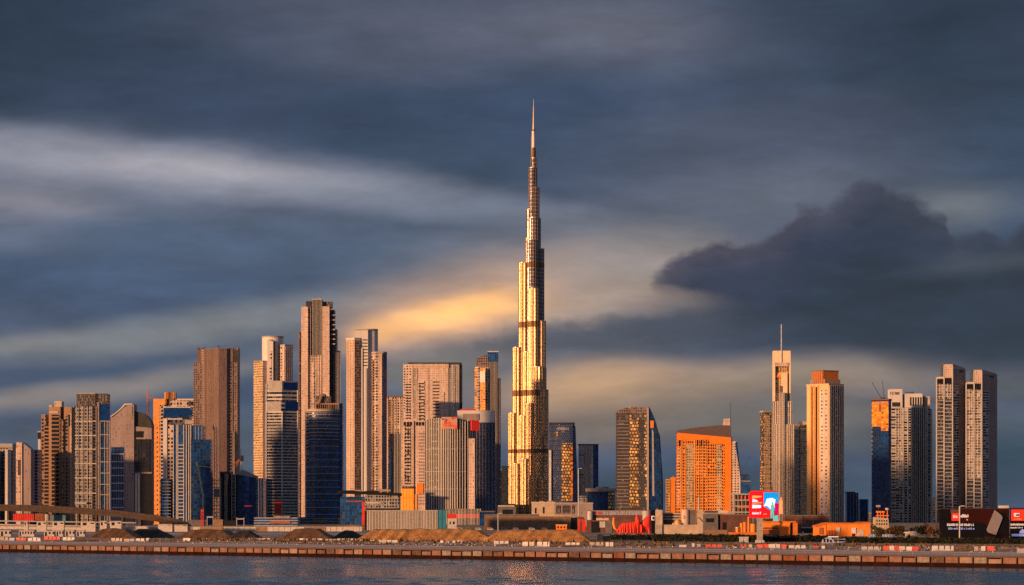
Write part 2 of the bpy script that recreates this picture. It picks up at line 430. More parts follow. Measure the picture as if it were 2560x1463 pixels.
    def roof(s, x0, x1, y, d0=6, d1=18, cnt=3, mat='plant_grey', hmax=9):
        for i in range(cnt):
            a = random.uniform(x0, x0 + (x1 - x0) * .7); w = random.uniform(.12, .3) * (x1 - x0)
            s.box('roof_plant', a, min(x1, a + w), y - random.uniform(2, hmax), y + 1, mat, d0 + random.uniform(0, 3), d1)
    def mast(s, px, yt, yb, r, mat, d=8.0, n='mast'):
        x = s.lx(px, d); g = G().bar((x, d, s.lz(yb)), (x, d, s.lz(yt)), r, 6); return g.obj(n, mat, s.e)
    def glyphs(s, n, x0, x1, y0, y1, cnt, mat, d=0.0, proud=.35, seed=1, parent=None):
        """a run of small raised strokes like lettering too small to read"""
        rg = random.Random(seed); g = G(); w = (x1 - x0) / cnt
        for i in range(cnt):
            a = x0 + w * (i + .12); b = x0 + w * (i + .86); h = y1 - y0
            tw = w * .26
            def q(xa, xb, ya, yb_):
                g.box(s.lx(xa, d), s.lx(xb, d), d - proud, d + .1 + .01 * len(g.f), s.lz(yb_), s.lz(ya))
            top = y0 + h * rg.choice((0, 0, .25))
            q(a, a + tw, top, y1)
            if rg.random() < .7: q(b - tw, b, y0 + h * rg.choice((0, .3)), y1 - h * rg.choice((0, .01)))
            if rg.random() < .8:
                yy = y0 + h * rg.choice((0, .4, .78)); q(a + tw * 1.02, b - tw * 1.02, yy, yy + h * .22)
        return g.obj(n, mat, parent or s.e)
    def lattice(s, n, pxa, ya, pxb, yb, wpx, mat, r=.22, d=0.0, seg=None):
        """four-legged lattice beam from (pxa, ya) to (pxb, yb)"""
        a = Vector((s.lx(pxa, d), d, s.lz(ya))); b = Vector((s.lx(pxb, d), d, s.lz(yb))); w = s.m(wpx) / 2
        L = (b - a).length; dr = (b - a) / L
        up = Vector((0, 1, 0)); p = dr.cross(up).normalized() * w; q = up * w
        g = G(); seg = seg or max(3, int(L / (3 * w)))
        cs = [p + q, p - q, -p - q, -p + q]
        for c in cs: g.bar(a + c, b + c, r)
        for i in range(seg):
            A = a + dr * (L * i / seg); B = a + dr * (L * (i + 1) / seg)
            for j in range(4): g.bar(A + cs[j], B + cs[(j + 1) % 4], r * .7)
        return g.obj(n, mat, s.e)
# ---------------------------------------------------------------- the city's materials
facade('tan_windows', (.50, .39, .33), fl=5, bay=4.6, wu=.62, wv=.6)
facade('pink_windows', (.56, .45, .41), fl=5, bay=5.5, wu=.5, wv=.42)
facade('pink_slots', (.58, .46, .41), fl=6, bay=9, wu=.34, wv=.4, keep=.8)
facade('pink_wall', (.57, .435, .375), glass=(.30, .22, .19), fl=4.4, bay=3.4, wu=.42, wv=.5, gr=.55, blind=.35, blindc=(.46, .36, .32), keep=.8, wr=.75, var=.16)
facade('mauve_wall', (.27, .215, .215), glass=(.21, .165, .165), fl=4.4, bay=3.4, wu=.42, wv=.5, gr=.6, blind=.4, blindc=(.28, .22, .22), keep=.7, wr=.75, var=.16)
facade('tan_wall', (.52, .40, .32), glass=(.27, .19, .14), fl=4.4, bay=3.4, wu=.42, wv=.5, gr=.55, blind=.35, blindc=(.42, .32, .25), keep=.75, wr=.7, var=.16)
facade('brown_windows', (.30, .19, .13), fl=4.6, bay=4.2, wu=.6, wv=.6, gr=.2)
plain('brown_wall', (.32, .20, .13), .75, var=.2, scale=.25, aniso=(.3, .3, .06))
plain('dark_recess', (.012, .012, .016), .35)
facade('grid_grey', (.27, .25, .245), fl=4.4, bay=3.6, wu=.62, wv=.56, glass=(.012, .022, .05))
facade('dark_crown', (.10, .085, .085), fl=4, bay=2.2, wu=.5, wv=.7, glass=(.02, .02, .03), blind=.3)
facade('blue_glass', (.05, .06, .085), glass=(.012, .09, .31), fl=4.2, bay=3.2, wu=.9, wv=.86, gr=.12, gm=.2, blind=.06, blindc=(.04, .06, .11), keep=.98)
facade('navy_glass', (.02, .025, .04), glass=(.006, .044, .165), fl=4.5, bay=4, wu=.93, wv=.9, gr=.14, gm=.15, blind=.05, blindc=(.02, .03, .06), keep=.99)
facade('black_glass', (.012, .015, .026), glass=(.004, .007, .022), fl=4.5, bay=3.4, wu=.92, wv=.9, gr=.34, gm=.0, blind=.04, blindc=(.02, .02, .03), keep=.99)
facade('blue_lit', (.045, .05, .07), glass=(.010, .075, .24), fl=4.6, bay=3.2, wu=.88, wv=.74, gr=.26, gm=.1, blind=.12, blindc=(.10, .09, .08), keep=.96, lit=.035)
plain('blue_band', (.006, .042, .19), .2, .1, var=.3, scale=.2)
facade('orange_windows', (.50, .29, .13), fl=4.8, bay=3.4, wu=.6, wv=.6)
plain('orange_wall', (.72, .30, .08), .7, var=.18, scale=.2)
facade('orange_grid', (.85, .27, .025), glass=(.06, .024, .012), fl=5.2, bay=3.9, wu=.7, wv=.64, gr=.35, gm=.4, blind=.4, blindc=(.08, .05, .035), keep=.95)
plain('orange_frame', (.85, .215, .014), .6, var=.14, scale=.15)
plain('umber_roof', (.10, .072, .08), .6, var=.12, scale=.2)
facade('brick_brown', (.19, .132, .125), fl=4.5, bay=4, wu=.5, wv=.5)
facade('brick_rib', (.19, .13, .122), glass=(.12, .08, .07), fl=4.4, bay=2.6, wu=.4, wv=.6, gr=.6, blind=.4, blindc=(.2, .13, .12), keep=.8, wr=.75, var=.18)
plain('brick_dark', (.15, .10, .09), .75, var=.2, scale=.3)
plain('white_wall', (.58, .55, .54), .6, var=.1, scale=.2, aniso=(.4, .4, .06))
plain('slab_white', (.52, .49, .47), .65, var=.15, scale=.3)
plain('slab_grey', (.34, .32, .31), .7, var=.2, scale=.3)
facade('band_glass', (.10, .10, .11), glass=(.012, .026, .07), fl=4.6, bay=3, wu=.9, wv=.72, gr=.12, gm=.2, blind=.3, blindc=(.16, .14, .13))
facade('gold_bay', (.55, .42, .27), glass=(.42, .26, .12), fl=4.4, bay=3.2, wu=.7, wv=.66, gr=.3, gm=.5, blind=.3, blindc=(.1, .06, .04), wr=.45, keep=.97)
facade('gold_glint_glass', (.4, .24, .08), glass=(.95, .27, .02), fl=4, bay=4, wu=.9, wv=.88, gr=.7, gm=.2, blind=.08, blindc=(.16, .07, .02), wr=.4, keep=.98)  # orange sunset reflection put into the pane colour
facade('silver_fins', (.70, .61, .52), glass=(.14, .14, .15), fl=4.2, bay=2.6, wu=.5, wv=.8, gr=.2, gm=.6, wr=.4, wm=.5)
plain('rib_light', (.50, .46, .43), .6, var=.2, scale=.3, aniso=(.6, .6, .03))
plain('rib_steel', (.70, .62, .54), .38, .3, var=.18, scale=.3, aniso=(.6, .6, .03))
plain('plant_grey', (.22, .21, .21), .7)
plain('plant_tan', (.34, .28, .24), .7)
plain('steel_dark', (.05, .05, .055), .5, .4)
plain('steel_white', (.62, .62, .63), .45, .2)
plain('crane_orange', (.55, .17, .04), .5)
plain('crane_green', (.05, .10, .095), .55)
plain('red_paint', (.62, .035, .025), .5, var=.25)
plain('red_sign', (.75, .03, .02), .5, var=.1, emit=(1, .03, .01), es=.32)
facade('mural', (.40, .32, .3), glass=(.62, .06, .03), fl=3.4, bay=4.4, wu=.85, wv=.8, gr=.6, blind=.35, blindc=(.65, .22, .04), keep=.85, wob=1.0)
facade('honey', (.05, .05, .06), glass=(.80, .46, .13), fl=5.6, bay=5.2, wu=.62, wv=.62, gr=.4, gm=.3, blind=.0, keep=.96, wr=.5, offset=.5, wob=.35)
facade('net_dark', (.06, .056, .062), glass=(.012, .015, .025), fl=4.4, bay=3.4, wu=.52, wv=.55, gr=.4, blind=.1, offset=.5)
facade('net_blue', (.04, .07, .17), glass=(.006, .018, .07), fl=4.4, bay=3.4, wu=.52, wv=.55, gr=.15, blind=.1, offset=.5)
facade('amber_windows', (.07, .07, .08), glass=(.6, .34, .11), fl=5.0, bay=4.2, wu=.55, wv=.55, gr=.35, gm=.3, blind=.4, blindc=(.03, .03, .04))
facade('stripe_windows', (.44, .42, .41), fl=4.6, bay=7.5, wu=.86, wv=.62, glass=(.01, .015, .028), blind=.24, blindc=(.24, .22, .21))
facade('pale_blinds', (.50, .46, .43), fl=4.6, bay=4.4, wu=.86, wv=.74, glass=(.4, .36, .33), gr=.3, gm=.6, blind=.2, blindc=(.08, .08, .09))
facade('steel_lit', (.64, .45, .27), glass=(.44, .29, .16), fl=7.4, bay=2.3, wu=.72, wv=.6, gr=.3, gm=.75, wr=.4, wm=.5, blind=.12, blindc=(.20, .14, .10), bump=.12, keep=.99, wob=.05, var=.12)  # sunset gold painted into the silver skin, mostly for the lower lobes
facade('steel_unlit', (.38, .34, .33), glass=(.09, .095, .12), fl=7.4, bay=2.3, wu=.8, wv=.7, gr=.16, gm=.6, wr=.36, wm=.6, blind=.12, blindc=(.2, .19, .19), keep=.99, wob=.05)  # cooler copy of the same skin for upper lobes, where the glint fades
plain('mech_band', (.17, .09, .05), .5, .4, var=.25, scale=.4)
plain('steel_fin_lit', (.52, .34, .17), .42, .8, var=.1, scale=.3)  # silver fins tinted with the gold of the low sun
plain('spire_steel', (.50, .45, .42), .4, .5, var=.12, scale=.2)
plain('hoard_dark', (.006, .006, .011), .6, var=.2, spec=.1)
plain('hoard_maroon', (.032, .006, .006), .6, spec=.1, var=.3, scale=.08)
plain('sign_white', (.72, .74, .8), .5, emit=(.7, .78, 1), es=.12, var=.05)
plain('sign_blue', (.25, .32, .62), .5, emit=(.3, .42, 1), es=.22, var=.05)
plain('tilt_grey', (.22, .20, .24), .7, var=.08)
plain('concrete', (.34, .31, .29), .85, var=.25, scale=.5)
plain('concrete_pale', (.50, .46, .44), .85, var=.2, scale=.4)
plain('concrete_dark', (.13, .12, .12), .85, var=.3, scale=.3)
plain('beige_block', (.46, .37, .29), .8, var=.2, scale=.3)
plain('brown_wallboard', (.24, .145, .085), .8, var=.25, scale=.2)
plain('maroon_wall', (.13, .06, .05), .8, var=.35, scale=.15)
plain('orange_shed', (.80, .25, .035), .6, var=.2, scale=.2, aniso=(1.2, 1.2, .2))
plain('orange_shed_dark', (.55, .16, .025), .6, var=.2, scale=.3)
plain('dome_gold', (.62, .36, .13), .5, var=.15)
plain('teal_panel', (.02, .19, .30), .55, var=.2)
plain('teal_box', (.09, .24, .27), .6, var=.3)
plain('white_plastic', (.62, .60, .60), .5, var=.22, scale=.7)
plain('beige_plastic', (.50, .42, .36), .6, var=.3, scale=.7)
plain('red_plastic', (.62, .10, .07), .5, var=.25, scale=.6)
plain('tarp_grey', (.38, .37, .40), .7, var=.15, scale=.5)
plain('tarp_blue', (.36, .42, .58), .6, var=.3, scale=.8)
plain('red_cloth', (.78, .045, .02), .7, var=.25, scale=.35)
plain('black_net', (.008, .009, .009), .9, var=.3)
plain('cabin_white', (.46, .44, .46), .6, var=.25, scale=.5)
plain('cabin_glass', (.02, .025, .035), .15)
plain('scaffold_rust', (.34, .10, .035), .6)
plain('leaf_dark', (.012, .016, .009), .8, var=.5, scale=.5)
plain('leaf_olive', (.055, .042, .014), .8, var=.5, scale=.5)
plain('leaf_brown', (.15, .065, .018), .8, var=.5, scale=.5)
plain('bark', (.16, .10, .06), .9)
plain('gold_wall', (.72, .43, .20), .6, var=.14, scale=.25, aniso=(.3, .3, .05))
plain('rock', (.30, .22, .17), .9, var=.4, scale=.4)
plain('scrub', (.10, .06, .022), .9, var=.5, scale=.5)
plain('rib_grey', (.30, .26, .245), .6, var=.45, scale=.12, aniso=(.5, .5, .5))
plain('pale_gold', (.80, .62, .42), .5, var=.1)
plain('gold_panel', (.95, .42, .05), .5, var=.12, scale=.2)
plain('flyover_dark', (.075, .052, .046), .85, var=.3, scale=.3)
# ---------------------------------------------------------------- towers, left of the tallest one
t = T('glass_office', 'dark blue glass office block cut by the left picture edge', 'office block', 3000, 0)
t.box('wall', -60, 12, 1128, None, 'navy_glass', 0, 30); t.box('corner_pier', 12.5, 19, 1124, None, 'rib_light', -1, 20)
t.box('parapet', -60, 41, 1108, 1118, 'slab_grey', 20, 44); t.box('rear_wing', -60, 40, 1118, None, 'grid_grey', 22, 42)

t = T('office_tower', 'pinkish office tower with plain sloping-top wall beside the blue glass block', 'office tower', 3120, 48)
t.box('wall', 19, 53, 1121, None, 'pink_windows', 0, 28)
t.fill('blade_wall', [(41, 1300), (55, 1300), (55, 1106), (41, 1106)], -1.5, 26, 'pink_wall')
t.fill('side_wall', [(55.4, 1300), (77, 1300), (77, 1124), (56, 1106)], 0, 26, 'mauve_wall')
t.front('plain_panel', 33, 52, 1146, None, 'pink_wall', 0, 2.0)
t.front('window_strip', 20.5, 31, 1136, None, 'grid_grey', 0, .5)
t.glyphs('lettering', 44, 51, 1150, 1188, 1, 'dark_recess', -2.0, .4, 3)
t.box('roof_parapet', 20, 41, 1115, 1121, 'slab_white', 2, 20)
t.mast(30, 1106, 1116, .3, 'steel_dark')

t = T('office_block', 'low office block of dark glass with pale storey bands left of the brown tower', 'office block', 3150, 90)
t.box('wall', 75, 105, 1128, None, 'navy_glass', 0, 30); t.bands('floor_band', t.rect(75, 105, 0, 30), 1134, 1270, 7.8, 2.0, 'slab_white', .5, .15)
t.front('edge_pier', 75, 79, 1126, None, 'mauve_wall', 0, 1.2); t.box('parapet', 77, 105, 1124, 1129, 'slab_grey', 1, 28)

t = T('stair_tower', 'slim pale tower with dark top behind the brown tower', 'tower', 3700, 100)
t.box('wall', 95, 106, 1098, None, 'rib_light', 0, 14); t.box('dark_top', 94.5, 106.5, 1081, 1098, 'dark_recess', 0, 14); t.box('cap', 94, 107, 1078, 1081, 'slab_grey', -.5, 15)

t = T('apartment_tower', 'brown stepped apartment tower with a dark balcony column', 'apartment tower', 3200, 143)
t.box('wall', 122, 160, 1017, None, 'brown_wall', 0, 26); t.box('side_wing', 103, 123, 1036, None, 'brown_windows', 3, 26)
t.box('side_wing', 160, 187, 1017.5, None, 'brown_wall', 2.5, 26); t.box('roof_block', 136, 160, 1003, 1018, 'tan_wall', 3, 20)
t.box('roof_block', 122.5, 135, 1013, 1018, 'slab_white', 4, 18); t.front('balcony_recess', 129, 148, 1037, None, 'dark_recess', 0, .3)
y = 1041
while y < 1270: t.front('balcony', 128.4, 148.6, y, y + 2.6, 'brown_wall', 0, 1.4); y += 10.1
t.front('window_strip', 111, 119, 1062, None, 'dark_recess', 3, .3)
y = 1066
while y < 1270: t.front('balcony', 110.4, 122, y, y + 3.2, 'brown_wall', 3, 1.3); y += 9.2
t.front('window_column', 154, 158, 1048, None, 'brown_windows', 0, .4); t.front('window_column', 163, 171, 1040, None, 'brown_windows', 2.5, .4)
t.front('window_recess', 169, 181, 1037, 1066, 'dark_recess', 2.5, .3); t.front('pier', 176, 179, 1034, None, 'tan_wall', 2.5, 1.0)
t.front('arch_band', 124, 146, 1028, 1033, 'tan_wall', 0, .8)

t = T('residential_tower', 'grey tower covered in a window grid with dark crown and blue glass side', 'residential tower', 3300, 229)
t.box('wall', 184, 242, 1016, None, 'grid_grey', 0, 30); t.box('side_wing', 242, 276, 1012, None, 'navy_glass', 1.5, 30)
t.box('crown', 191, 247, 985, 1015, 'dark_crown', 1, 28); t.box('crown', 247.2, 275.5, 984, 1011, 'dark_crown', 2, 28)
t.box('crown_cap', 190, 247, 982.5, 985, 'slab_grey', .5, 28)
for px in (184.8, 196, 208, 219, 230, 240.5): t.front('pier', px - .7, px + .7, 1016, None, 'slab_grey', 0, 1.0)
for yy in (1052, 1088, 1122, 1158, 1194, 1232): t.front('floor_band', 184, 241, yy, yy + 2.2, 'slab_white', 0, .8)
t.front('edge_pier', 243, 248, 1006, None, 'mauve_wall', 1.5, 1.2); t.front('blue_band', 251, 275, 1010, 1052, 'blue_band', 1.5, .6)
for px in (250.5, 262, 268, 274.5): t.front('pier', px - .8, px + .8, 1054, None, 'slab_grey', 1.5, .9)
for yy in (1052, 1086, 1120, 1154, 1182, 1210, 1236): t.front('floor_band', 250, 275, yy, yy + 1.8, 'slab_grey', 1.5, 1.1)
t.front('canopy', 178, 218, 1256, 1260, 'tarp_blue', 0, 6)

t = T('hotel_tower', 'pinkish tower with scooped roof and dark domed rear beside orange tower', 'hotel tower', 3120, 328)
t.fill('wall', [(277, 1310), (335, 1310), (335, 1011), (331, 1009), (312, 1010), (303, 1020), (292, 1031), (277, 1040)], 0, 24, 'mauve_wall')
t.fill('roof_screen', [(287, 1041), (331.5, 1041), (331.5, 1016), (311, 1017)], -.6, 1, 'mauve_wall')
t.fill('roof_rim', [(277, 1043), (290, 1034), (303, 1023), (313, 1013), (331, 1011.5), (331, 1009), (311, 1009.5), (302, 1020), (290, 1031), (277, 1040)], -1.5, .2, 'slab_white')
t.fill('dome', [(335, 1160)] + [(335 + 45 * math.sin(a), 1068 - 40 * math.cos(a)) for a in [R(90 - k * 9) for k in range(11)]] , 4, 24, 'steel_dark')
t.fill('domed_wing', [(335, 1310), (379, 1310), (379, 1070), (335, 1066)], 2, 24, 'mauve_wall')
t.front('dark_panel', 337, 376, 1098, 1180, 'black_glass', 2, 1.2); t.front('dark_recess', 337, 358, 1078, 1094, 'dark_recess', 2, .6)
t.front('dark_panel', 352, 382, 1184, None, 'dark_recess', 2, .8)
t.front('pier', 338.5, 343, 1184, None, 'rib_light', 2, 1.4); t.front('pier', 345, 349, 1184, None, 'rib_light', 2, 1.4)
t.front('window_panel', 278, 310, 1118, 1285, 'navy_glass', 0, .3)
for yy in (1134, 1153, 1169, 1188, 1207, 1226, 1246, 1268): t.front('floor_band', 278, 310.5, yy, yy + 2.4, 'slab_white', 0, .8)
for px in (278.4, 285, 291, 297, 303, 309.6): t.front('mullion', px - .5, px + .5, 1134, 1285, 'slab_grey', 0, .6)
t.front('panel_joint', 281, 330, 1066, 1067, 'mauve_wall', 0, .4); t.front('panel_joint', 281, 330, 1084, 1085, 'mauve_wall', 0, .4)

t = T('apartment_tower', 'bright orange-walled tower with a ribbed orange roof box', 'apartment tower', 3450, 420)
t.box('wall', 383, 424, 997, None, 'orange_wall', 0, 30); t.box('wall', 424, 478, 1001, None, 'tan_windows', 1, 30)
t.box('roof_box', 411, 442, 980, 998, 'orange_wall', 3, 22); t.fins('roof_rib', 413, 3, 441, 3, 7, 980, 998, 1.2, 'brown_wall', .6)
t.front('window_strip', 398, 423, 1012, None, 'orange_windows', 0, .5)
for yy in range(1068, 1290, 12): t.front('balcony', 377 + 6.5, 392, yy, yy + 3.5, 'orange_wall', 0, 1.4)
t.front('tan_bay', 401, 409, 1016, None, 'tan_windows', 0, 1.0)

t = T('tower_crane', 'thin rust-red tower crane mast rising beside the orange tower', 'crane', 3430, 369)
t.lattice('mast', 369, 1300, 369, 972, 3.2, 'crane_orange', .22)
t.lattice('jib', 366, 1046, 371, 1004, 4, 'steel_dark', .25); t.lattice('jib', 369, 1000, 384, 991, 2, 'crane_orange', .2)

t = T('office_tower', 'dark blue glass tower with pale ladder-like strip in front of tall brown tower', 'office tower', 3250, 465)
t.box('wall', 409, 480, 1043, None, 'band_glass', 3, 30); t.box('crown', 409, 482, 1019, 1043, 'navy_glass', 2, 30)
t.box('crown_rim', 407, 484, 1016.5, 1019.5, 'slab_white', 1.2, 30); t.front('blue_band', 411, 481, 1024, 1038, 'blue_band', 2, .6)
t.front('white_column', 408, 418, 1046, 1198, 'white_wall', 3, 1.6)
t.box('front_slab', 433, 478, 1062, None, 'blue_glass', 0, 24); t.box('side_slab', 478.3, 513, 1065, None, 'blue_glass', .8, 24)
t.box('rear_slab', 477, 532, 1099, None, 'navy_glass', -3, 20)
for px in (433.6, 442, 445, 459.5, 466, 472, 477): t.front('pier', px - .9, px + .9, 1062, None, 'slab_white', 0, 1.0)
for yy in range(1112, 1300, 9): t.front('floor_band', 446, 459, yy, yy + 2, 'slab_white', 0, .8)
for px in (480, 489, 497, 505): t.front('pier', px - .6, px + .6, 1066, 1099, 'slab_grey', .8, .7)
t.front('window_strip', 417.5, 432, 1062, 1198, 'tan_windows', 3, .5)
t.box('podium_block', 401, 427, 1198, None, 'blue_glass', -4, 18)
for yy in range(1204, 1300, 8): t.front('floor_band', 401, 427, yy, yy + 1.2, 'slab_grey', -4, .5)
t.front('roof_bar', 418, 456, 1046, 1049, 'slab_white', 3, 1); t.front('white_panel', 462, 480, 1050, 1060, 'slab_grey', 3, .8)

t = T('gallery_building', 'long tan roof gallery with arched openings behind the blue glass tower', 'building', 4850, 450)
t.box('wall', 415, 510, 1000, None, 'tan_windows', 0, 22); t.box('parapet', 413, 512, 997, 1001, 'slab_white', -1, 23)
for px in range(424, 506, 9): t.front('opening', px, px + 5, 1004, 1014, 'dark_recess', 0, .3)

t = T('tall_tower', 'tall dusky brown tower with ribbed flat-topped core and dark corner recesses', 'skyscraper', 4800, 543)
t.poly('wall', t.corner(503, 547, 577, 22, 10), 872, None, 'brick_brown')
t.poly('core', [(509, 16), (546, -2), (567, 3), (567, 32), (509, 32)], 871, None, 'brick_rib')
t.box('side_wing', 484, 510, 906, None, 'brick_brown', 20, 44); t.box('side_wing', 566, 600, 869, None, 'brick_brown', 9, 40)
t.box('dark_recess', 493, 510, 868, 906, 'brick_dark', 22, 42); t.front('dark_recess', 566, 580, 874, 905, 'brick_dark', 9, .4)
t.front('dark_recess', 583, 598, 874, 905, 'steel_dark', 9, .4)
t.facet('rib', 509, 16, 546, -2, .05, .1, 872, None, 'brick_dark', .8)
for k in range(12): t.facet('rib', 509, 16, 546, -2, .03 + k * .08, .055 + k * .08, 872, None, 'brick_rib' if k % 2 else 'brick_dark', .7)
t.front('pier', 580, 582.4, 872, None, 'brick_rib', 9, 1.2); t.front('pier', 592, 594, 905, 1084, 'brick_rib', 9, 1.2)
for yy in range(912, 1186, 8): t.front('balcony', 565, 579, yy, yy + 2.4, 'brick_rib', 9, 1.2)
t.front('glass_panel', 574, 596, 1078, None, 'black_glass', 9, .5); t.front('pier', 584, 586, 1078, None, 'slab_grey', 9, 1.0)
for px in (495, 511, 548, 583, 597): t.mast(px, 864, 873, .4, 'steel_dark', 20)
t.mast(546, 863, 872, .5, 'steel_dark', 4)
g = G().bar((t.lx(538, 10), 10, t.lz(865)), (t.lx(570, 10), 10, t.lz(865)), .3).obj('maintenance_rail', 'steel_dark', t.e)

t = T('hoist_tower', 'pale lattice construction hoist tower in front of tall brown tower', 'hoist', 3300, 539)
t.lattice('mast', 539, 1310, 539, 1068, 7, 'rib_light', .3); t.mast(533, 1062, 1075, .7, 'steel_white', 0)
t.lattice('cage', 541, 1310, 541, 1195, 20, 'rib_light', .4); t.box('hoist_cabin', 534, 549, 1222, 1243, 'slab_grey', -4, 4)
for yy in range(1200, 1300, 9): t.box('deck', 529, 553, yy, yy + 1.6, 'slab_grey', -5, 5)

t = T('construction_block', 'unfinished dark block with sloping top and pale lattice columns', 'building', 3350, 598)
t.box('wall', 550, 582, 1182, None, 'black_glass', 0, 26)
t.fill('wing', [(594, 1320), (640, 1320), (640, 1192), (608, 1178), (594, 1184)], 0, 24, 'navy_glass')
t.box('core', 575, 600, 1186, None, 'dark_recess', 3, 24)
t.fill('roof_slab', [(592, 1186), (640.5, 1195), (640.5, 1190), (608, 1175), (592, 1180)], -1, 25, 'slab_grey')
t.box('roof_slab', 549, 583, 1179, 1182.5, 'concrete_dark', -1, 26)
t.front('blue_strip', 612, 623, 1190, None, 'blue_glass', 0, .8); t.front('red_light', 611, 629, 1264, 1266.5, 'red_sign', 0, 1.0)
for px in (584, 565): t.lattice('scaffold_column', px, 1315, px, 1184, 9 if px == 584 else 5, 'rib_light', .3, -2)
for yy in range(1196, 1310, 8): t.front('deck', 579, 590, yy, yy + 1.2, 'slab_grey', -2, 1)
t.fill('orange_brace', [(560, 1240), (565, 1240), (572, 1186), (567, 1186)], -1.6, -.4, 'crane_orange')

t = T('tower_crane', 'orange and grey crane standing on the unfinished dark block', 'crane', 3360, 600, gz=Z(1180, 3350))
t.lattice('mast', 604, 1180, 604, 1140, 5, 'rib_light', .3); t.box('cab', 600, 609, 1139, 1153, 'steel_dark', -3, 3)
t.lattice('jib', 588, 1158, 606, 1146, 2.5, 'crane_orange', .25); t.mast(602, 1122, 1140, .4, 'steel_dark', 0)
t.lattice('strut', 590, 1170, 596, 1150, 2.5, 'crane_orange', .25)

t = T('tower_crane', 'pale green slanting crane jib in front of the dark blue glass', 'crane', 3150, 505)
t.lattice('mast', 508, 1310, 508, 1236, 3, 'crane_green', .16); t.lattice('jib', 508, 1240, 494, 1162, 3, 'crane_green', .16)
t.mast(493, 1156, 1163, 1.4, 'crane_green', 0); g = G().bar((t.lx(494), 0, t.lz(1164)), (t.lx(528), 0, t.lz(1169)), .35).obj('tie_bar', 'crane_green', t.e)

t = T('twin_tower', 'pale gold-edged tower with round white top left of the tallest left tower', 'apartment tower', 4300, 682)
t.poly('gold_wing', t.corner(634, 659, 668, 20, 6), 905, None, 'gold_bay'); t.poly('gold_wing_edge', [(657, -1), (668, 4), (668, 16), (657, 16)], 902, None, 'pink_wall')
t.box('wing_cap', 634, 667, 901, 905, 'slab_grey', 4, 20)
t.cyl('round_tower', 655, 709, 842, None, 'white_wall', 26, 32); t.cyl('round_cap', 654, 710, 839, 842, 'plant_tan', 26, 32)
t.fill('blade_wall', [(668, 1310), (686, 1310), (686, 855), (668, 848)], 1, 8, 'white_wall')
t.front('dark_slot', 683, 688, 854, 960, 'dark_recess', 1, .6)
t.front('window_column', 671, 679, 878, 960, 'pink_slots', 1, .7)
t.poly('window_wing', t.corner(687, 712, 732, 16, 10), 864, None, 'tan_windows'); t.facet('pier', 687, 16, 712, 0, .86, 1, 864, None, 'pink_wall', 1.2)
t.poly('wing_cap', t.corner(686, 712, 733, 17, 11), 861, 864, 'slab_grey', grow=.3)
for k in range(4): t.facet('pier', 712, 0, 732, 10, k * .25 + .05, k * .25 + .12, 866, None, 'pink_wall', .9)

t = T('office_tower', 'grey banded office tower of thin pale floors with a blue-windowed cap', 'office tower', 3450, 705)
fp = t.corner(665, 705, 745, 4, 14)
t.poly('wall', fp, 954, None, 'band_glass'); L = t.pts(fp)
t.bands('floor_band', L, 1036, 1290, 7.6, 2.3, 'slab_white', .9, .25)
t.bands('floor_band', L, 975, 1028, 10.5, 4.2, 'slab_white', .7, .3)
t.poly('cap', t.corner(668, 705, 741, 4, 13), 952, 977, 'slab_grey', grow=1.2)
t.facet('blue_band', 705, 0, 745, 14, .05, .9, 956, 974, 'blue_band', 1.6); t.facet('blue_band', 705, 0, 745, 14, .18, .94, 1004, 1025, 'blue_band', 1.6)
t.facet('blank_panel', 665, 4, 705, 0, .05, .95, 1004, 1028, 'slab_grey', 1.5)
t.poly('corner_pier', [(703.6, -1), (706.4, -1), (706.4, 2), (703.6, 2)], 1028, None, 'slab_white')
t.facet('edge_pier', 665, 4, 705, 0, 0, .05, 960, None, 'slab_white', 1.4); t.facet('edge_pier', 705, 0, 745, 14, .95, 1, 960, None, 'slab_white', 1.4)
t.box('annex', 638, 662, 1196, None, 'blue_glass', -6, 18); t.fins('annex_fin', 638, -6, 662, -6, 4, 1196, None, 1, 'slab_grey')

t = T('construction_hoist', 'small red hoist cage with an orange mast on the banded tower front', 'hoist', 3430, 698)
t.lattice('mast', 704, 1308, 704, 1240, 2.6, 'crane_orange', .3, 0); t.box('cage', 687, 702, 1258, 1284, 'red_paint', -3, 3)
t.fins('cage_bar', 687, -3, 702, -3, 4, 1258, 1284, .8, 'scaffold_rust', .4); t.box('cage_roof', 686, 703, 1255.5, 1258, 'red_sign', -3.5, 3.5); t.box('sill', 686, 712, 1284, 1287, 'crane_orange', -4, 3)

t = T('tall_tower', 'tallest tower of the left cluster, pink pillars around a dark ribbed centre', 'skyscraper', 4450, 797)
t.box('left_pillar', 753, 774, 767, None, 'pink_wall', 0, 34); t.box('left_edge', 746.5, 753.5, 828, None, 'brick_brown', 6, 36)
t.box('right_pillar', 806, 827, 766, None, 'pink_wall', 0, 34)
t.box('wall', 773, 807, 768, None, 'dark_crown', 5, 34); t.box('crown', 779, 808, 748, 767, 'dark_crown', 7, 30); t.box('crown_cap', 780, 807, 746.5, 749, 'slab_white', 6.5, 30)
t.box('crown_side', 765, 779.5, 752, 768, 'steel_dark', 9, 30); t.box('crown_side', 808, 832, 753, 768, 'dark_crown', 10, 32)
t.fins('rib', 780, 5, 806, 5, 8, 748, 888, 1.3, 'slab_grey', 1.6); t.box('inner_strip', 774, 780, 767, None, 'mauve_wall', 3, 30)
t.box('window_bay', 775, 806.5, 888, None, 'tan_windows', 1.5, 20); t.fins('window_pier', 776, 1.5, 806, 1.5, 5, 890, None, 1.6, 'pink_wall', .8)
t.front('window_slot', 780, 786, 905, None, 'pink_slots', 1.5, 1.0)
t.box('rear_wing', 827, 838.5, 774, None, 'black_glass', 6, 36); t.box('rear_wing', 838.5, 844, 822, None, 'dark_crown', 9, 36); t.box('rear_wing', 844, 852, 876, None, 'blue_glass', 12, 36)
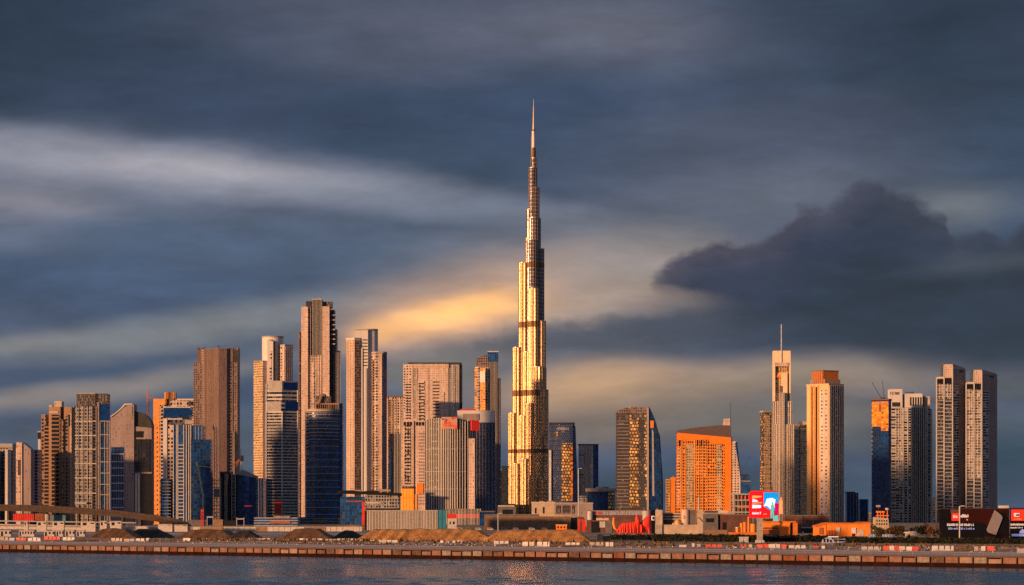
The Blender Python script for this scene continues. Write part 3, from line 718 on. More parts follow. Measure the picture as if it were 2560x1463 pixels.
for k in range(7): t.front('balcony', 828, 838, 786 + k * 12, 789 + k * 12, 'slab_grey', 6, 1)
t.fins('rear_fin', 838.5, 9, 852, 12, 4, 880, None, .8, 'rib_light', .8)
t.roof(782, 805, 748, 9, 20, 3, 'plant_tan', 4); t.mast(803, 741, 748, .3, 'steel_dark'); t.mast(786, 742, 748, .3, 'steel_dark')

t = T('glass_tower', 'rounded blue glass tower with thin gold floor lines and a ragged unfinished top', 'glass tower', 3550, 806)
t.cyl('wall', 762, 850, 1026, None, 'blue_lit', 25, 36, ry=25); L = t.ring(762, 850, 25, 36, ry=25)
t.bands('floor_band', L, 1030, 1300, 17, 1.5, 'slab_grey', .5, .3)
t.bands('floor_band', L, 1026, 1100, 9, 1.6, 'tan_wall', .7, .3)
t.box('side_wing', 849, 859, 1006, None, 'blue_glass', 22, 44); t.cyl('roof_ring', 761, 851, 1022, 1027, 'plant_tan', 25, 36, ry=25.5)
t.box('unfinished_floor', 790, 828, 990, 1023, 'dark_crown', 8, 40); t.box('unfinished_floor', 800, 816, 984, 991, 'brick_dark', 12, 36)
t.fins('roof_column', 778, 6, 846, 9, 13, (1012, 1006), 1024, 1.2, 'brown_wall', .5, .3); t.box('roof_beam', 776, 848, 1008, 1011, 'brown_wall', 5, 10)
t.fill('roof_brace', [(792, 1010), (797, 1010), (806, 985), (802, 985)], 3, 5, 'brown_wall')
t.box('podium', 745, 853, 1293, None, 'blue_lit', -10, 50); t.bands('podium_band', t.rect(745, 853, -10, 50), 1296, 1316, 7, 1.4, 'slab_grey', .5)
t.box('podium_sign', 782, 820, 1300, 1307, 'brown_wallboard', -12, -9)
t.front('tan_bay', 765, 778, 1034, 1150, 'tan_windows', 9.4, 1.2)

t = T('twin_tower', 'tall gold-lit tower with round grey top right of the tallest left tower', 'apartment tower', 4300, 915)
t.poly('left_wing', t.corner(866, 886, 901, 14, 6), 847, None, 'pink_wall'); t.poly('left_cap', t.corner(865, 886, 902, 15, 7), 844, 847.5, 'slab_white', grow=.3)
for k in range(5): t.facet('rib', 866, 14, 886, 0, k * .2 + .06, k * .2 + .13, 850, None, 'tan_wall', .9)
t.facet('window_strip', 886, 0, 901, 6, .02, .98, 852, None, 'brown_windows', .5)
t.cyl('round_tower', 909, 945, 823, None, 'white_wall', 26, 28); t.cyl('round_cap', 908.5, 945.5, 820.5, 823, 'plant_tan', 26, 28)
t.fill('blade_wall', [(886, 1310), (920, 1310), (920, 825), (886, 825)], 8, 15, 'white_wall'); t.fill('blade_cap', [(885, 825), (921, 825), (921, 822), (885, 823)], 7, 16, 'plant_tan')
for k in range(9): t.front('balcony', 906, 918, 848 + k * 8, 850.6 + k * 8, 'steel_dark', 8, .7)
t.front('pier', 902, 907, 870, None, 'rib_light', 8, 1.6); t.front('pier', 913, 917, 920, None, 'rib_light', 8, 1.6)
t.poly('right_wing', [(926, 18), (940, 2), (958, 3), (967, 14), (967, 34), (926, 34)], 883, None, 'tan_windows')
t.poly('right_cap', [(925, 17), (940, 1), (958, 2), (967.5, 13), (967.5, 34), (925, 34)], 879, 883.5, 'slab_grey', grow=.3)
t.facet('pier', 926, 18, 940, 2, .0, .3, 884, None, 'pink_wall', 1); t.front('pier', 948, 955, 884, None, 'pink_wall', 2.5, 1.4)
t.facet('window_edge', 958, 3, 967, 14, .1, .95, 886, None, 'navy_glass', .5)
t.fins('fin', 959, 4, 966, 13, 3, 890, None, .8, 'rib_light', .9)
t.front('window_column', 931, 939, 900, None, 'brown_windows', 8, 1.5)

t = T('apartment_tower', 'tan windowed tower half hidden between the gold tower and the wide pink tower', 'apartment tower', 4650, 987)
t.box('wall', 962, 1008, 993, None, 'tan_windows', 0, 24); t.box('parapet', 961, 1009, 989.5, 993, 'brick_dark', -.6, 24)
t.front('balcony_bay', 972, 984, 1000, None, 'brown_windows', 0, .8); t.fins('pier', 964, 0, 1006, 0, 4, 996, None, 1.4, 'tan_wall', .9)

t = T('office_block', 'slim dark blue block with white fins in front of the tan windowed tower', 'office block', 4250, 988)
t.box('wall', 972, 1004, 1084, None, 'black_glass', 0, 20); t.fins('fin', 984, 0, 1004, 0, 5, 1084, None, 1.2, 'rib_light', 1)
t.fill('sail', [(972, 1310), (979, 1310), (979, 1130), (976, 1122), (973, 1132)], -1.4, 0, 'navy_glass')

t = T('wide_tower', 'wide pink stone tower with pale glass corners and faint window slots', 'apartment tower', 4750, 1080)
t.box('wall', 1031, 1122, 910, None, 'pink_wall', 0, 34); t.box('left_wing', 1008, 1032, 910, None, 'pink_windows', 3, 32)
t.box('right_wing', 1121, 1149, 911, None, 'silver_fins', 2, 32); t.box('dark_edge', 1149, 1156, 912, None, 'black_glass', 4, 30)
t.box('parapet', 1020, 1155, 906, 910.5, 'steel_dark', 4, 30); t.front('window_strip', 1044, 1062, 950, None, 'pink_slots', 0, .6)
for yy in range(958, 1050, 8):
    t.front('window_slot', 1046, 1061, yy, yy + 3, 'dark_recess', 0, .9); t.front('window_slot', 1082, 1098, yy - 4, yy - 1.4, 'dark_recess', 0, .5)
for yy in range(960, 1045, 7): t.front('window_slot', 1014, 1027, yy, yy + 2.5, 'dark_recess', 3, .5)
t.front('pier', 1040, 1043, 912, None, 'tan_wall', 0, 1.0); t.front('pier', 1100, 1110, 980, 1050, 'tan_wall', 0, 1.2); t.front('glass_strip', 1032, 1039, 914, 1046, 'silver_fins', 0, .6)
t.front('pier', 1070, 1072, 912, None, 'tan_wall', 0, .8)
t.fins('corner_fin', 1122, 2, 1148, 2, 6, 913, None, 1, 'rib_light', .8)
t.front('top_band', 1031, 1122, 911, 920, 'tan_wall', 0, 1.1)

t = T('podium_tower', 'lower tan wing with gold base under the wide pink tower', 'building', 4000, 1033)
t.box('wall', 1003, 1036, 1052, 1216, 'tan_wall', 0, 24); t.box('gold_base', 1002.6, 1036, 1216, None, 'gold_panel', -.6, 24); t.fins('gold_joint', 1004, -.6, 1036, -.6, 4, 1224, None, .8, 'orange_frame', .2); t.front('gold_joint', 1003, 1036, 1244, 1245.4, 'orange_frame', -.6, .3); t.box('side_wall', 1036, 1064, 1052, None, 'pink_wall', 2, 24)
t.front('window_strip', 1010, 1027, 1066, 1210, 'tan_windows', 0, .5)
for yy in range(1064, 1212, 9): t.front('window_slot', 1012, 1026, yy, yy + 3, 'dark_recess', 0, .8)
for px in (1009, 1017, 1024, 1040, 1047, 1055): t.front('opening', px, px + 5, 1055, 1064, 'dark_recess', 0 if px < 1036 else 2, .7)
for yy in range(1082, 1260, 8): t.front('window_slot', 1046, 1060, yy, yy + 3.5, 'mauve_wall', 2, .6)
t.front('orange_panel', 1042, 1058, 1208, 1234, 'orange_frame', 2, 1.2); t.front('vent_band', 1004, 1034, 1216, 1222, 'dark_crown', -.6, .5)
t.front('orange_panel', 1037, 1043, 1236, None, 'orange_wall', 2, 1.2)

t = T('ribbed_tower', 'rounded grey tower wrapped in fine upright ribs with red banner at top', 'office tower', 3350, 1127)
ly = [(1064, 14), (1076, 3), (1100, -2), (1140, -2), (1166, 3), (1190, 16)]
t.poly('wall', ly + [(1188, 44), (1066, 44)], [1049, 1046, 1044, 1046, 1050, 1056, 1054, 1047], None, 'net_dark')
for a, b, n in ((0, 1, 2), (1, 2, 4), (2, 3, 7), (3, 4, 4), (4, 5, 4)):
    t.fins('rib', *ly[a], *ly[b], n, (1047 if a < 3 else 1048, 1045 if a < 3 else 1054), None, 2.5, 'rib_light', 1.2, .4)
for yy in (1122, 1178, 1222): t.poly('floor_band', ly + [(1188, 44), (1066, 44)], yy, yy + 1.6, 'slab_grey', grow=.6)
t.front('tan_bay', 1168, 1187, 1096, None, 'pink_wall', 10, 6)
t.box('skirt', 1115, 1203, 1272, None, 'net_dark', -14, 10); t.fins('skirt_rib', 1115, -14, 1203, -14, 24, 1272, None, 1.3, 'rib_light', .8, .3)
t.front('banner', 1104, 1143, 1043, 1073, 'mural', -2, 2.4); t.facet('red_sign', 1166, 3, 1190, 16, .4, 1.2, 1050, 1076, 'red_sign', 2.6)
t.front('red_band', 1120, 1200, 1285, 1296, 'red_paint', -14, .55)

t = T('white_block', 'white roof block topping the dark blue tower behind the ribbed tower', 'building', 3700, 1190)
t.box('upper_block', 1143, 1238, 1026, 1056, 'white_wall', 6, 30); t.box('dark_panel', 1157, 1197, 1034, 1050, 'mauve_wall', 4.6, 8)
t.box('wall', 1186, 1237, 1056, None, 'net_blue', 4, 30); t.box('edge_wall', 1143, 1187, 1050, None, 'mauve_wall', 8, 30)
for yy in range(1068, 1290, 10): t.front('floor_band', 1187, 1232, yy, yy + 1.4, 'steel_dark', 4, .8)
t.fins('fin', 1188, 4, 1234, 4, 6, 1060, None, 1.2, 'slab_grey', .9); t.box('roof_rail', 1150, 1190, 1022, 1026, 'red_paint', 12, 16)

t = T('crown_tower', 'slender tower with slanted dark crown and a bay coloured as gold sun glint left of the tallest tower', 'skyscraper', 4400, 1217)
t.poly('wall', t.corner(1187, 1196, 1226, 8, 6), 917, None, 'tan_windows'); t.poly('gold_bay', [(1187, 5.2), (1213, -2.6), (1213, 14), (1187, 14)], 921, 1030, 'gold_glint_glass')  # bay carries its sun glint as painted pane colour
t.facet('pale_panel', 1187, 5.2, 1213, -2.6, .45, 1.0, 928, 956, 'white_wall', .6); t.poly('crown_base', [(1191, 6), (1222, 6), (1222, 30), (1191, 30)], [897, 882, 882, 897], 918, 'brick_brown')
t.box('crown', 1219, 1246, 880, 903, 'blue_glass', 4, 28); t.box('crown_cap', 1218.5, 1246.5, 877.5, 880, 'steel_white', 3.5, 28); t.box('right_shaft', 1222, 1245, 903, None, 'black_glass', 5, 30)
t.fins('fin', 1222, 5, 1244, 5, 7, 904, None, .9, 'rib_light', .9); t.box('right_wing', 1236, 1252, 945, None, 'navy_glass', 7, 32); t.fins('fin', 1237, 7, 1251, 7, 5, 946, None, .8, 'slab_grey', .8)
for yy in range(962, 1026, 7): t.facet('floor_band', 1187, 5.2, 1213, -2.6, .02, .98, yy, yy + 1.5, 'brown_wall', .6)

t = T('apartment_block', 'small gold-lit block at the left foot of the tallest tower', 'building', 4900, 1263)
t.poly('wall', t.corner(1255, 1264, 1272, 8, 8), 1168, None, 'gold_bay'); t.box('side_wing', 1247, 1256, 1178, None, 'gold_bay', 8, 20); t.poly('cap', t.corner(1254, 1264, 1273, 9, 9), 1165, 1168, 'slab_grey', grow=.2)
# ---------------------------------------------------------------- the tallest tower: lobed tiers stepping up in a spiral to a needle
t = T('spire_tower', 'tallest tower, slender stepped silver skyscraper with needle spire and golden glints', 'skyscraper', 5000, 1334)
def tube(x0, x1, yt, dc, mat='steel_lit', fl=9, amp=2.0, yb=None, top=None):
    """one lobe: fluted shaft, its dark plant-floor bands and a rim"""
    o = t.lobe('lobe', x0, x1, yt, yb, mat, dc, fl, amp)
    for a, b in ((655, 668), (803, 818), (975, 990), (1123, 1133)):
        if yt < a - 4: t.lobe('plant_floor', x0 - .3, x1 + .3, a, b, 'mech_band', dc, fl, amp, parent=o)
    t.cyl('rim', x0 - .4, x1 + .4, yt - 1.4, yt, 'spire_steel', dc, 24, parent=o)
    r = t.m(x1 - x0) / 2; cx = t.lx((x0 + x1) / 2, dc)
    g = G()
    for k in range(fl):            # polished upright fins in the flutes
        a = 2 * math.pi * (k + .0) / fl - math.pi / 2
        g.bar((cx + (r + .1) * math.cos(a), dc + (r + .1) * math.sin(a), t.lz(yb) + .3), (cx + (r + .1) * math.cos(a), dc + (r + .1) * math.sin(a), t.lz(yt) - .5), .42, 4)
    g.obj('fin_lattice', 'steel_fin_lit', o)
    return o
# core, rising through the tiers
tube(1322, 1348, 542, 22, 'steel_unlit', 9, 1.2); tube(1316, 1343, 520, 28, 'steel_unlit', 9, 1.2); tube(1322, 1349, 466, 26, 'steel_unlit', 8, 1.0)
tube(1322, 1341, 417, 22, 'steel_unlit', 7, .9); tube(1327, 1343, 392, 24, 'steel_unlit', 7, .8)
# right wing
tube(1328, 1352, 542.5, 34, 'steel_unlit', 9, 1.2); tube(1333, 1361, 620, 26, 'steel_unlit', 10, 1.4); tube(1336, 1365, 803.5, 9, 'steel_lit', 10, 1.5); tube(1338, 1366, 921, 5); tube(1343, 1371, 976, -4)
# left wing
tube(1313, 1338, 592, 30, 'steel_unlit'); tube(1296, 1322, 655, 26); tube(1281, 1305, 868, 22); tube(1270, 1292, 1033, 18)
# wing towards the water
tube(1317, 1343, 600, 8, 'steel_unlit', 9, 1.3); tube(1321, 1348, 722, 1); tube(1326, 1364, 918, 3, 'steel_lit', 13, 2.4); tube(1306, 1330, 880, 6)
tube(1295, 1318, 1040, 6); tube(1332, 1358, 1090, -13, 'steel_lit', 10); tube(1314, 1334, 1010, -6, 'steel_lit', 9); tube(1300, 1322, 1148, -9); tube(1344, 1371, 1198, -18, 'steel_lit', 10); tube(1280, 1300, 1160, -6); tube(1322, 1342, 1190, -20, 'steel_lit', 8)
# needle
def cone(n, ya, ra, yb, rb, mat, px=1334.2, d=24, seg=12):
    cx = t.lx(px, d); v = []; f = []; u = []
    for z, r in ((t.lz(yb), rb), (t.lz(ya), ra)):
        v += [(cx + r * math.cos(2 * math.pi * i / seg), d + r * math.sin(2 * math.pi * i / seg), z) for i in range(seg)]
    for i in range(seg):
        j = (i + 1) % seg; f.append((i, j, seg + j, seg + i)); u.append(((i, 0), (i + 1, 0), (i + 1, 9), (i, 9)))
    f.append(tuple(seg + i for i in range(seg))); u.append(((0, 0),) * seg)
    return meshobj(n, v, f, MATS[mat], t.e, u)
cone('needle', 243, .35, 322, 2.9, 'spire_steel', 1334); cone('needle_base', 322, 3.3, 366, 4.2, 'rib_steel', 1333.5); cone('needle_collar', 320, 3.6, 323.5, 3.6, 'mech_band', 1333.8)
cone('needle_foot', 365, 4.4, 393, 5.2, 'mech_band', 1333.5); t.box('needle_side', 1328, 1331, 340, 392, 'rib_light', 21, 24)
# stepped podium
t.box('podium', 1240, 1286, 1262, None, 'concrete_dark', -60, -30); t.box('podium_roof', 1238, 1287, 1260, 1263.5, 'slab_white', -62, -29)
t.box('podium', 1288, 1330, 1285, None, 'steel_lit', -50, -20)
# ---------------------------------------------------------------- towers, right of the tallest one
t = T('patterned_tower', 'dark blue tower with honeycomb of gold panes beside the tallest tower', 'office tower', 4650, 1407)
t.fill('wall', [(1373, 1320), (1434, 1320), (1433, 1060), (1373, 1059)], 0, 30, 'net_blue'); t.fill('side_face', [(1434, 1320), (1445, 1320), (1444, 1230), (1439, 1070), (1436, 1060), (1433.4, 1060)], 1, 26, 'navy_glass')
t.box('parapet', 1372.5, 1437, 1056.5, 1060.5, 'steel_dark', -.6, 28); t.front('gold_honeycomb', 1404, 1431, 1108, 1252, 'honey', 0, .5); t.front('gold_strip', 1427, 1432, 1118, 1252, 'gold_glint_glass', 0, .6)
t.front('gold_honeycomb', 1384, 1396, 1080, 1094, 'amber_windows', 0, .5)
for yy in range(1072, 1250, 12): t.front('floor_band', 1374, 1403, yy, yy + 1.6, 'dark_crown', 0, .6)
t.box('side_pier', 1372, 1378, 1126, None, 'steel_white', -3, 6)
t.glyphs('lettering', 1392, 1424, 1069, 1075, 8, 'slab_white', 0, .5, 5)

t = T('office_block', 'small grey block with pale window strip right of the honeycomb tower', 'office block', 4700, 1470)
t.box('wall', 1446, 1483, 1113, None, 'silver_fins', 0, 22); t.box('side_wall', 1475, 1496, 1112, None, 'blue_glass', 1.5, 22); t.box('parapet', 1445, 1496.5, 1110, 1113.5, 'brick_dark', -.5, 22)
t.front('pale_strip', 1447, 1461, 1126, 1222, 'pale_blinds', 0, .7); t.fins('fin', 1464, 0, 1476, 0, 3, 1120, None, 1.2, 'rib_light', .9)

t = T('glass_pavilion', 'low dark glass pavilion with flat overhanging roof left of rounded dotted tower', 'pavilion', 4000, 1500)
t.box('wall', 1467, 1536, 1228, None, 'navy_glass', 0, 26); t.box('roof', 1464, 1540, 1221, 1226, 'slab_grey', -4, 30); t.box('roof_edge', 1465, 1539, 1226, 1229, 'tan_wall', -3, 29); t.box('roof_plant', 1490, 1522, 1217, 1221, 'plant_grey', 4, 18)
t.front('gold_panel', 1520, 1535, 1231, 1272, 'honey', 0, .5); t.fins('mullion', 1467, 0, 1520, 0, 7, 1229, None, .8, 'steel_dark', .5); t.box('edge_pier', 1536, 1540, 1222, None, 'steel_white', -1, 6)
t.box('terrace', 1446, 1470, 1240, None, 'grid_grey', 2, 20)

t = T('dotted_tower', 'grey tower with two columns of round gold windows and rounded blue side', 'hotel tower', 4250, 1600)
t.fill('wall', [(1542, 1320), (1620, 1320), (1620, 1034), (1542, 1034)], 0, 34, 'net_dark')
t.fill('cap', [(1541, 1034), (1621, 1034), (1621, 1019), (1600, 1017.5), (1565, 1020), (1541, 1028)], -.8, 33, 'brick_brown')
cv = [(1652, 1320), (1655, 1230), (1652, 1140), (1647, 1085), (1640, 1055), (1632, 1035), (1624, 1019)]
t.fill('blue_side', [(1620.5, 1320)] + cv + [(1620.5, 1018)], 1, 34, 'navy_glass')
t.fill('side_rim', [(1617, 1320), (1622, 1320), (1622, 1020), (1617, 1019)], -1, 2, 'slab_grey'); t.fill('blue_edge', [(1640, 1320), (1658, 1320), (1657, 1200), (1650, 1090), (1640, 1062)], 4, 34, 'blue_band')
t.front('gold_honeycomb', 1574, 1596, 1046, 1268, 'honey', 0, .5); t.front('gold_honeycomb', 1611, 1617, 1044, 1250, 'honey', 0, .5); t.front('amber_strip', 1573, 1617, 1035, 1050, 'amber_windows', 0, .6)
t.front('dark_strip', 1545, 1572, 1036, 1048, 'dark_crown', 0, .6)
t.fill('inner_rim', [(1631, 1240), (1636, 1240), (1634, 1080), (1630, 1072)], .2, 2, 'slab_grey'); t.front('orange_patch', 1626, 1634, 1052, 1070, 'orange_frame', 1, .6)
t.roof(1570, 1592, 1018, 8, 18, 3, 'plant_tan', 5)
for k in range(26): t.front('floor_band', 1542.5, 1573, 1052 + k * 8.6, 1053.6 + k * 8.6, 'mauve_wall', 0, .6)

t = T('apartment_block', 'small orange block tucked against the left side of big orange building', 'building', 4450, 1677)
t.box('wall', 1664, 1676, 1198, None, 'orange_windows', 0, 18); t.box('wall', 1676, 1694, 1194, None, 'orange_frame', -2, 20); t.front('window_strip', 1687, 1692, 1202, None, 'brown_windows', -2, .5); t.roof(1677, 1690, 1195, 2, 8, 2)

t = T('orange_building', 'broad glowing orange building with a wedge-shaped purple roof', 'apartment building', 4250, 1758)
t.fill('wall', [(1691, 1320), (1826, 1320), (1826, 1100), (1694, 1085)], 0, 34, 'orange_grid')
t.fill('roof_wedge', [(1694, 1082), (1828, 1094), (1828, 1064), (1800, 1063), (1760, 1067), (1720, 1072), (1696, 1076)], -2.4, 33, 'umber_roof')
t.fill('orange_crown', [(1693, 1100), (1774, 1099.5), (1774, 1109), (1828, 1109), (1828, 1092), (1694, 1080)], -1.6, .5, 'orange_frame')
t.front('orange_frame', 1812, 1828, 1108, None, 'orange_frame', 0, 1.2); t.box('side_wall', 1825, 1830, 1092, None, 'dark_recess', 1, 20)
t.fill('roof_tower', [(1808, 1064), (1825, 1064), (1825, 1046), (1811, 1047)], 2, 14, 'pink_wall'); t.mast(1827, 1004, 1064, .35, 'steel_dark', 10)
for px in (1703, 1713, 1737, 1747, 1757, 1768): t.front('pier', px - 1, px + 1, 1100, None, 'orange_wall', 0, .9)
for px, w in ((1716, 18), (1790, 14)): t.front('gold_bay', px, px + w, 1112, None, 'gold_bay', 0, .6)
for px in (1697, 1742, 1752, 1764): t.front('dark_window', px, px + 6, 1100, 1116, 'dark_recess', 0, .5)
for k in range(20): t.front('balcony', 1733 if k < 9 else 1770, 1766 if k < 9 else 1808, 1122 + k * 7.6, 1124.2 + k * 7.6, 'orange_wall', 0, 1.0)
for k in range(19): t.front('balcony', 1692, 1701, 1120 + k * 8, 1123 + k * 8, 'pink_wall', 0, .9)

t = T('curved_tower', 'pale sail-shaped tower with one curved edge behind the orange building', 'tower', 4700, 1842)
t.fill('wall', [(1831, 1320), (1851, 1320), (1851, 1200), (1848, 1165), (1843, 1135), (1841, 1106), (1831, 1106)], 0, 20, 'pink_windows')
t.fill('glass_edge', [(1851.3, 1320), (1854, 1320), (1853, 1200), (1848, 1150), (1843, 1104), (1838, 1106), (1842, 1138), (1848, 1170), (1851, 1200)], -1, 18, 'navy_glass'); t.front('rim', 1832, 1843, 1104, 1107.5, 'steel_white', 0, 1)

t = T('tower_crane', 'faint thin crane jib leaning right of the sail-shaped tower', 'crane', 4750, 1858, gz=Z(1186, 4750))
t.mast(1852, 1165, 1186, .35, 'steel_dark', 0); g = G().bar((t.lx(1853), 0, t.lz(1182)), (t.lx(1874), 0, t.lz(1142)), .3).obj('jib', 'steel_dark', t.e)

t = T('office_block', 'small dark blue block right of the sail-shaped tower', 'office block', 4760, 1863)
t.box('wall', 1851, 1876, 1190, None, 'blue_glass', 0, 22); t.box('parapet', 1851, 1872, 1186, 1190, 'steel_dark', 2, 20); t.box('upper_band', 1850.5, 1876.5, 1202, 1204, 'slab_grey', -.5, 22)

t = T('concrete_frame', 'unfinished open concrete frame behind the digital billboard', 'building', 3300, 1850)
for k in range(4): t.box('floor_slab', 1824, 1884, 1234 + k * 15, 1237.5 + k * 15, 'slab_grey', 0, 22)
for i in range(7): t.box('column', 1825 + i * 9.4, 1827 + i * 9.4, 1237, None, 'concrete', .5, 2.5)
t.box('core', 1836, 1884, 1236, None, 'maroon_wall', 10, 20); t.box('red_netting', 1848, 1884, 1240, 1251, 'red_paint', 3, 4); t.front('orange_band', 1846, 1884, 1268, 1270.4, 'crane_orange', 0, 1)

t = T('mast_tower', 'slim silver tower with pale slotted top and a tall mast', 'skyscraper', 4600, 1955)
t.box('wall', 1931, 1938, 879, None, 'pale_gold', 2, 24); t.box('wall', 1970, 1976.5, 879, None, 'pale_gold', 2, 24); t.box('top_slab', 1931, 1976.5, 877, 908, 'pale_gold', 1.6, 22)
t.box('slot_back', 1938, 1970, 906, None, 'gold_bay', 8, 24); t.front('slot_frame', 1937, 1972, 906, 916, 'tan_wall', 2, 1.0); t.front('inner_pier', 1953, 1968, 933, None, 'pale_gold', 6, 4); t.front('glint_panel', 1940, 1952, 934, 943, 'gold_glint_glass', 6, .5)
t.front('dark_window', 1949, 1956, 965, 982, 'brick_brown', 6, 4.5)
for yy in (918, 924): t.front('louvre', 1939, 1969, yy, yy + 2, 'brown_wall', 8, 1)
t.mast(1953.5, 811, 906, .9, 'steel_white', .6); t.box('lower_shaft', 1930, 1980.5, 1003, None, 'silver_fins', -2, 26); t.box('base_shaft', 1929, 1986, 1061, None, 'silver_fins', -5, 28)
t.box('centre_shaft', 1946, 1962, 982, None, 'silver_fins', -7, 10)
t.fins('rib', 1931, -5, 1986, -5, 12, 1062, None, 1.5, 'rib_steel', 1.2, .3); t.fins('rib', 1931, -2, 1980, -2, 9, 1004, 1062, 1.4, 'rib_steel', 1.2, .3); t.fins('rib', 1947, -7, 1962, -7, 4, 982, None, 1.6, 'rib_steel', 1.2)

t = T('apartment_tower', 'gold-windowed tower on the left of the slim mast tower', 'apartment tower', 4650, 1915)
t.poly('wall', [(1900, 12), (1908, 0), (1929, 5), (1929, 24), (1900, 24)], 1031, None, 'amber_windows'); t.facet('gold_bay', 1908, 0, 1929, 5, .15, .8, 1036, 1235, 'gold_bay', .6); t.poly('cap', [(1899, 11), (1908, -1), (1930, 4), (1930, 24), (1899, 24)], 1027, 1031, 'slab_grey')
for k in range(16): t.facet('balcony', 1908, 0, 1929, 5, 0, 1, 1046 + k * 12, 1048 + k * 12, 'slab_grey', 1)

t = T('apartment_tower', 'gold-windowed tower between the slim mast tower and the tall gold tower', 'apartment tower', 4540, 2003)
t.box('wall', 1985, 2022, 1062, None, 'amber_windows', 0, 22); t.front('gold_bay', 2001, 2019, 1070, None, 'gold_bay', 0, .7); t.box('roof_plant', 1996, 2003, 1053, 1062, 'brick_dark', 4, 14); t.box('roof_plant', 2004, 2020, 1054, 1062, 'tan_wall', 3, 15)
t.fins('fin', 1986, 0, 1998, 0, 4, 1063, None, 1, 'rib_light', .9)
for k in range(20): t.front('floor_band', 1985.5, 2021, 1074 + k * 11, 1076 + k * 11, 'slab_grey', 0, 1)

t = T('gold_tower', 'tall tower with one gold sunlit face, one dark finned face and brown crown', 'skyscraper', 4100, 2063)
fp = t.corner(2017, 2072, 2109, 34, 22)
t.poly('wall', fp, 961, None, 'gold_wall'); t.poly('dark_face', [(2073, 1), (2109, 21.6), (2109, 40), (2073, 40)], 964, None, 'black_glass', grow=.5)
t.poly('crown', [(2030, 34), (2058, 12), (2096, 28), (2070, 50)], 927, 961, 'orange_shed_dark'); t.poly('crown_step', [(2026, 36), (2062, 10), (2101, 26), (2070, 52)], 947, 961, 'brown_wall')
t.poly('crown_cap', [(2029, 34), (2058, 11), (2097, 28), (2070, 51)], 924.5, 927, 'brick_dark', grow=.3)
for k in range(6): t.facet('crown_rib', 2030, 34, 2058, 12, .08 + k * .17, .13 + k * .17, 928, 960, 'brick_dark', .5)
for a, b in ((.24, .275), (.40, .48)): t.facet('dark_slot', 2017, 34, 2072, 0, a, b, 966, None, 'dark_recess', .35)
for a, b in ((.50, .56), (.18, .23), (.29, .36)): t.facet('pier', 2017, 34, 2072, 0, a, b, 962, None, 'orange_wall', 1.2)
t.facet('window_strip', 2017, 34, 2072, 0, .6, .96, 975, None, 'pink_slots', .5)
for k in range(8): t.facet('fin', 2072, 0, 2109, 22, .03 + k * .125, .065 + k * .125, 964, None, 'rib_light', 1.4)
t.facet('window_strip', 2072, 0, 2109, 22, .42, .6, 968, None, 'amber_windows', 1.0)
t.poly('parapet', t.corner(2016, 2072, 2110, 35, 23), 958.5, 961.4, 'tan_wall', grow=.3)

t = T('office_block', 'plain dark blue stepped block between gold tower and black glass tower', 'office block', 4700, 2143)
t.box('wall', 2113, 2146, 1232, None, 'navy_glass', 0, 24); t.box('lower_wing', 2146, 2171, 1248, None, 'navy_glass', 2, 24); t.box('parapet', 2112.5, 2138, 1229.5, 1232.5, 'steel_dark', -.5, 22)
t.fins('fin', 2113, 0, 2146, 0, 4, 1233, None, 1, 'mauve_wall', .6); t.front('edge_pier', 2168.5, 2171, 1248, None, 'mauve_wall', 2, .6)

t = T('low_block', 'low blue-grey block on the skyline left of the black glass tower', 'building', 6200, 2172)
t.box('wall', 2150, 2190, 1284, None, 'grid_grey', 0, 40); t.box('parapet', 2149, 2191, 1282, 1284.5, 'slab_grey', -1, 40)

t = T('black_tower', 'black glass tower whose top blazes with orange reflection', 'office tower', 4300, 2201)
t.poly('wall', [(2179, 7), (2222, 0), (2228, 8), (2228, 34), (2179, 34)], 1000, None, 'navy_glass'); t.facet('crown_reflection', 2179, 7, 2222, 0, .02, .98, 1004, 1066, 'gold_glint_glass', .5)  # reflection of the sunset painted across the top of the dark glass
t.facet('patch_reflection', 2179, 7, 2222, 0, .55, .98, 1066.2, 1077, 'gold_glint_glass', .5); t.poly('parapet', [(2178, 7), (2222, -1), (2229, 8), (2229, 34), (2178, 34)], 997, 1000.4, 'brick_dark', grow=.3)
t.facet('top_band', 2179, 7, 2222, 0, .0, 1, 1009, 1012, 'brown_wall', .9)
for k in range(24): t.facet('amber_light', 2179, 7, 2222, 0, .01, .05, 1012 + k * 11, 1016 + k * 11, 'gold_bay', .4)

t = T('tower_crane', 'two thin crane jibs on top of the black glass tower', 'crane', 4310, 2195, gz=Z(998, 4300))
g = G().bar((t.lx(2205, 8), 8, t.lz(998)), (t.lx(2180, 8), 8, t.lz(956)), .55).obj('jib', 'steel_dark', t.e); g = G().bar((t.lx(2211, 10), 10, t.lz(998)), (t.lx(2206, 10), 10, t.lz(951)), .5).obj('jib', 'steel_dark', t.e)
t.box('slew_base', 2202, 2214, 994, 998.5, 'steel_dark', 6, 14)

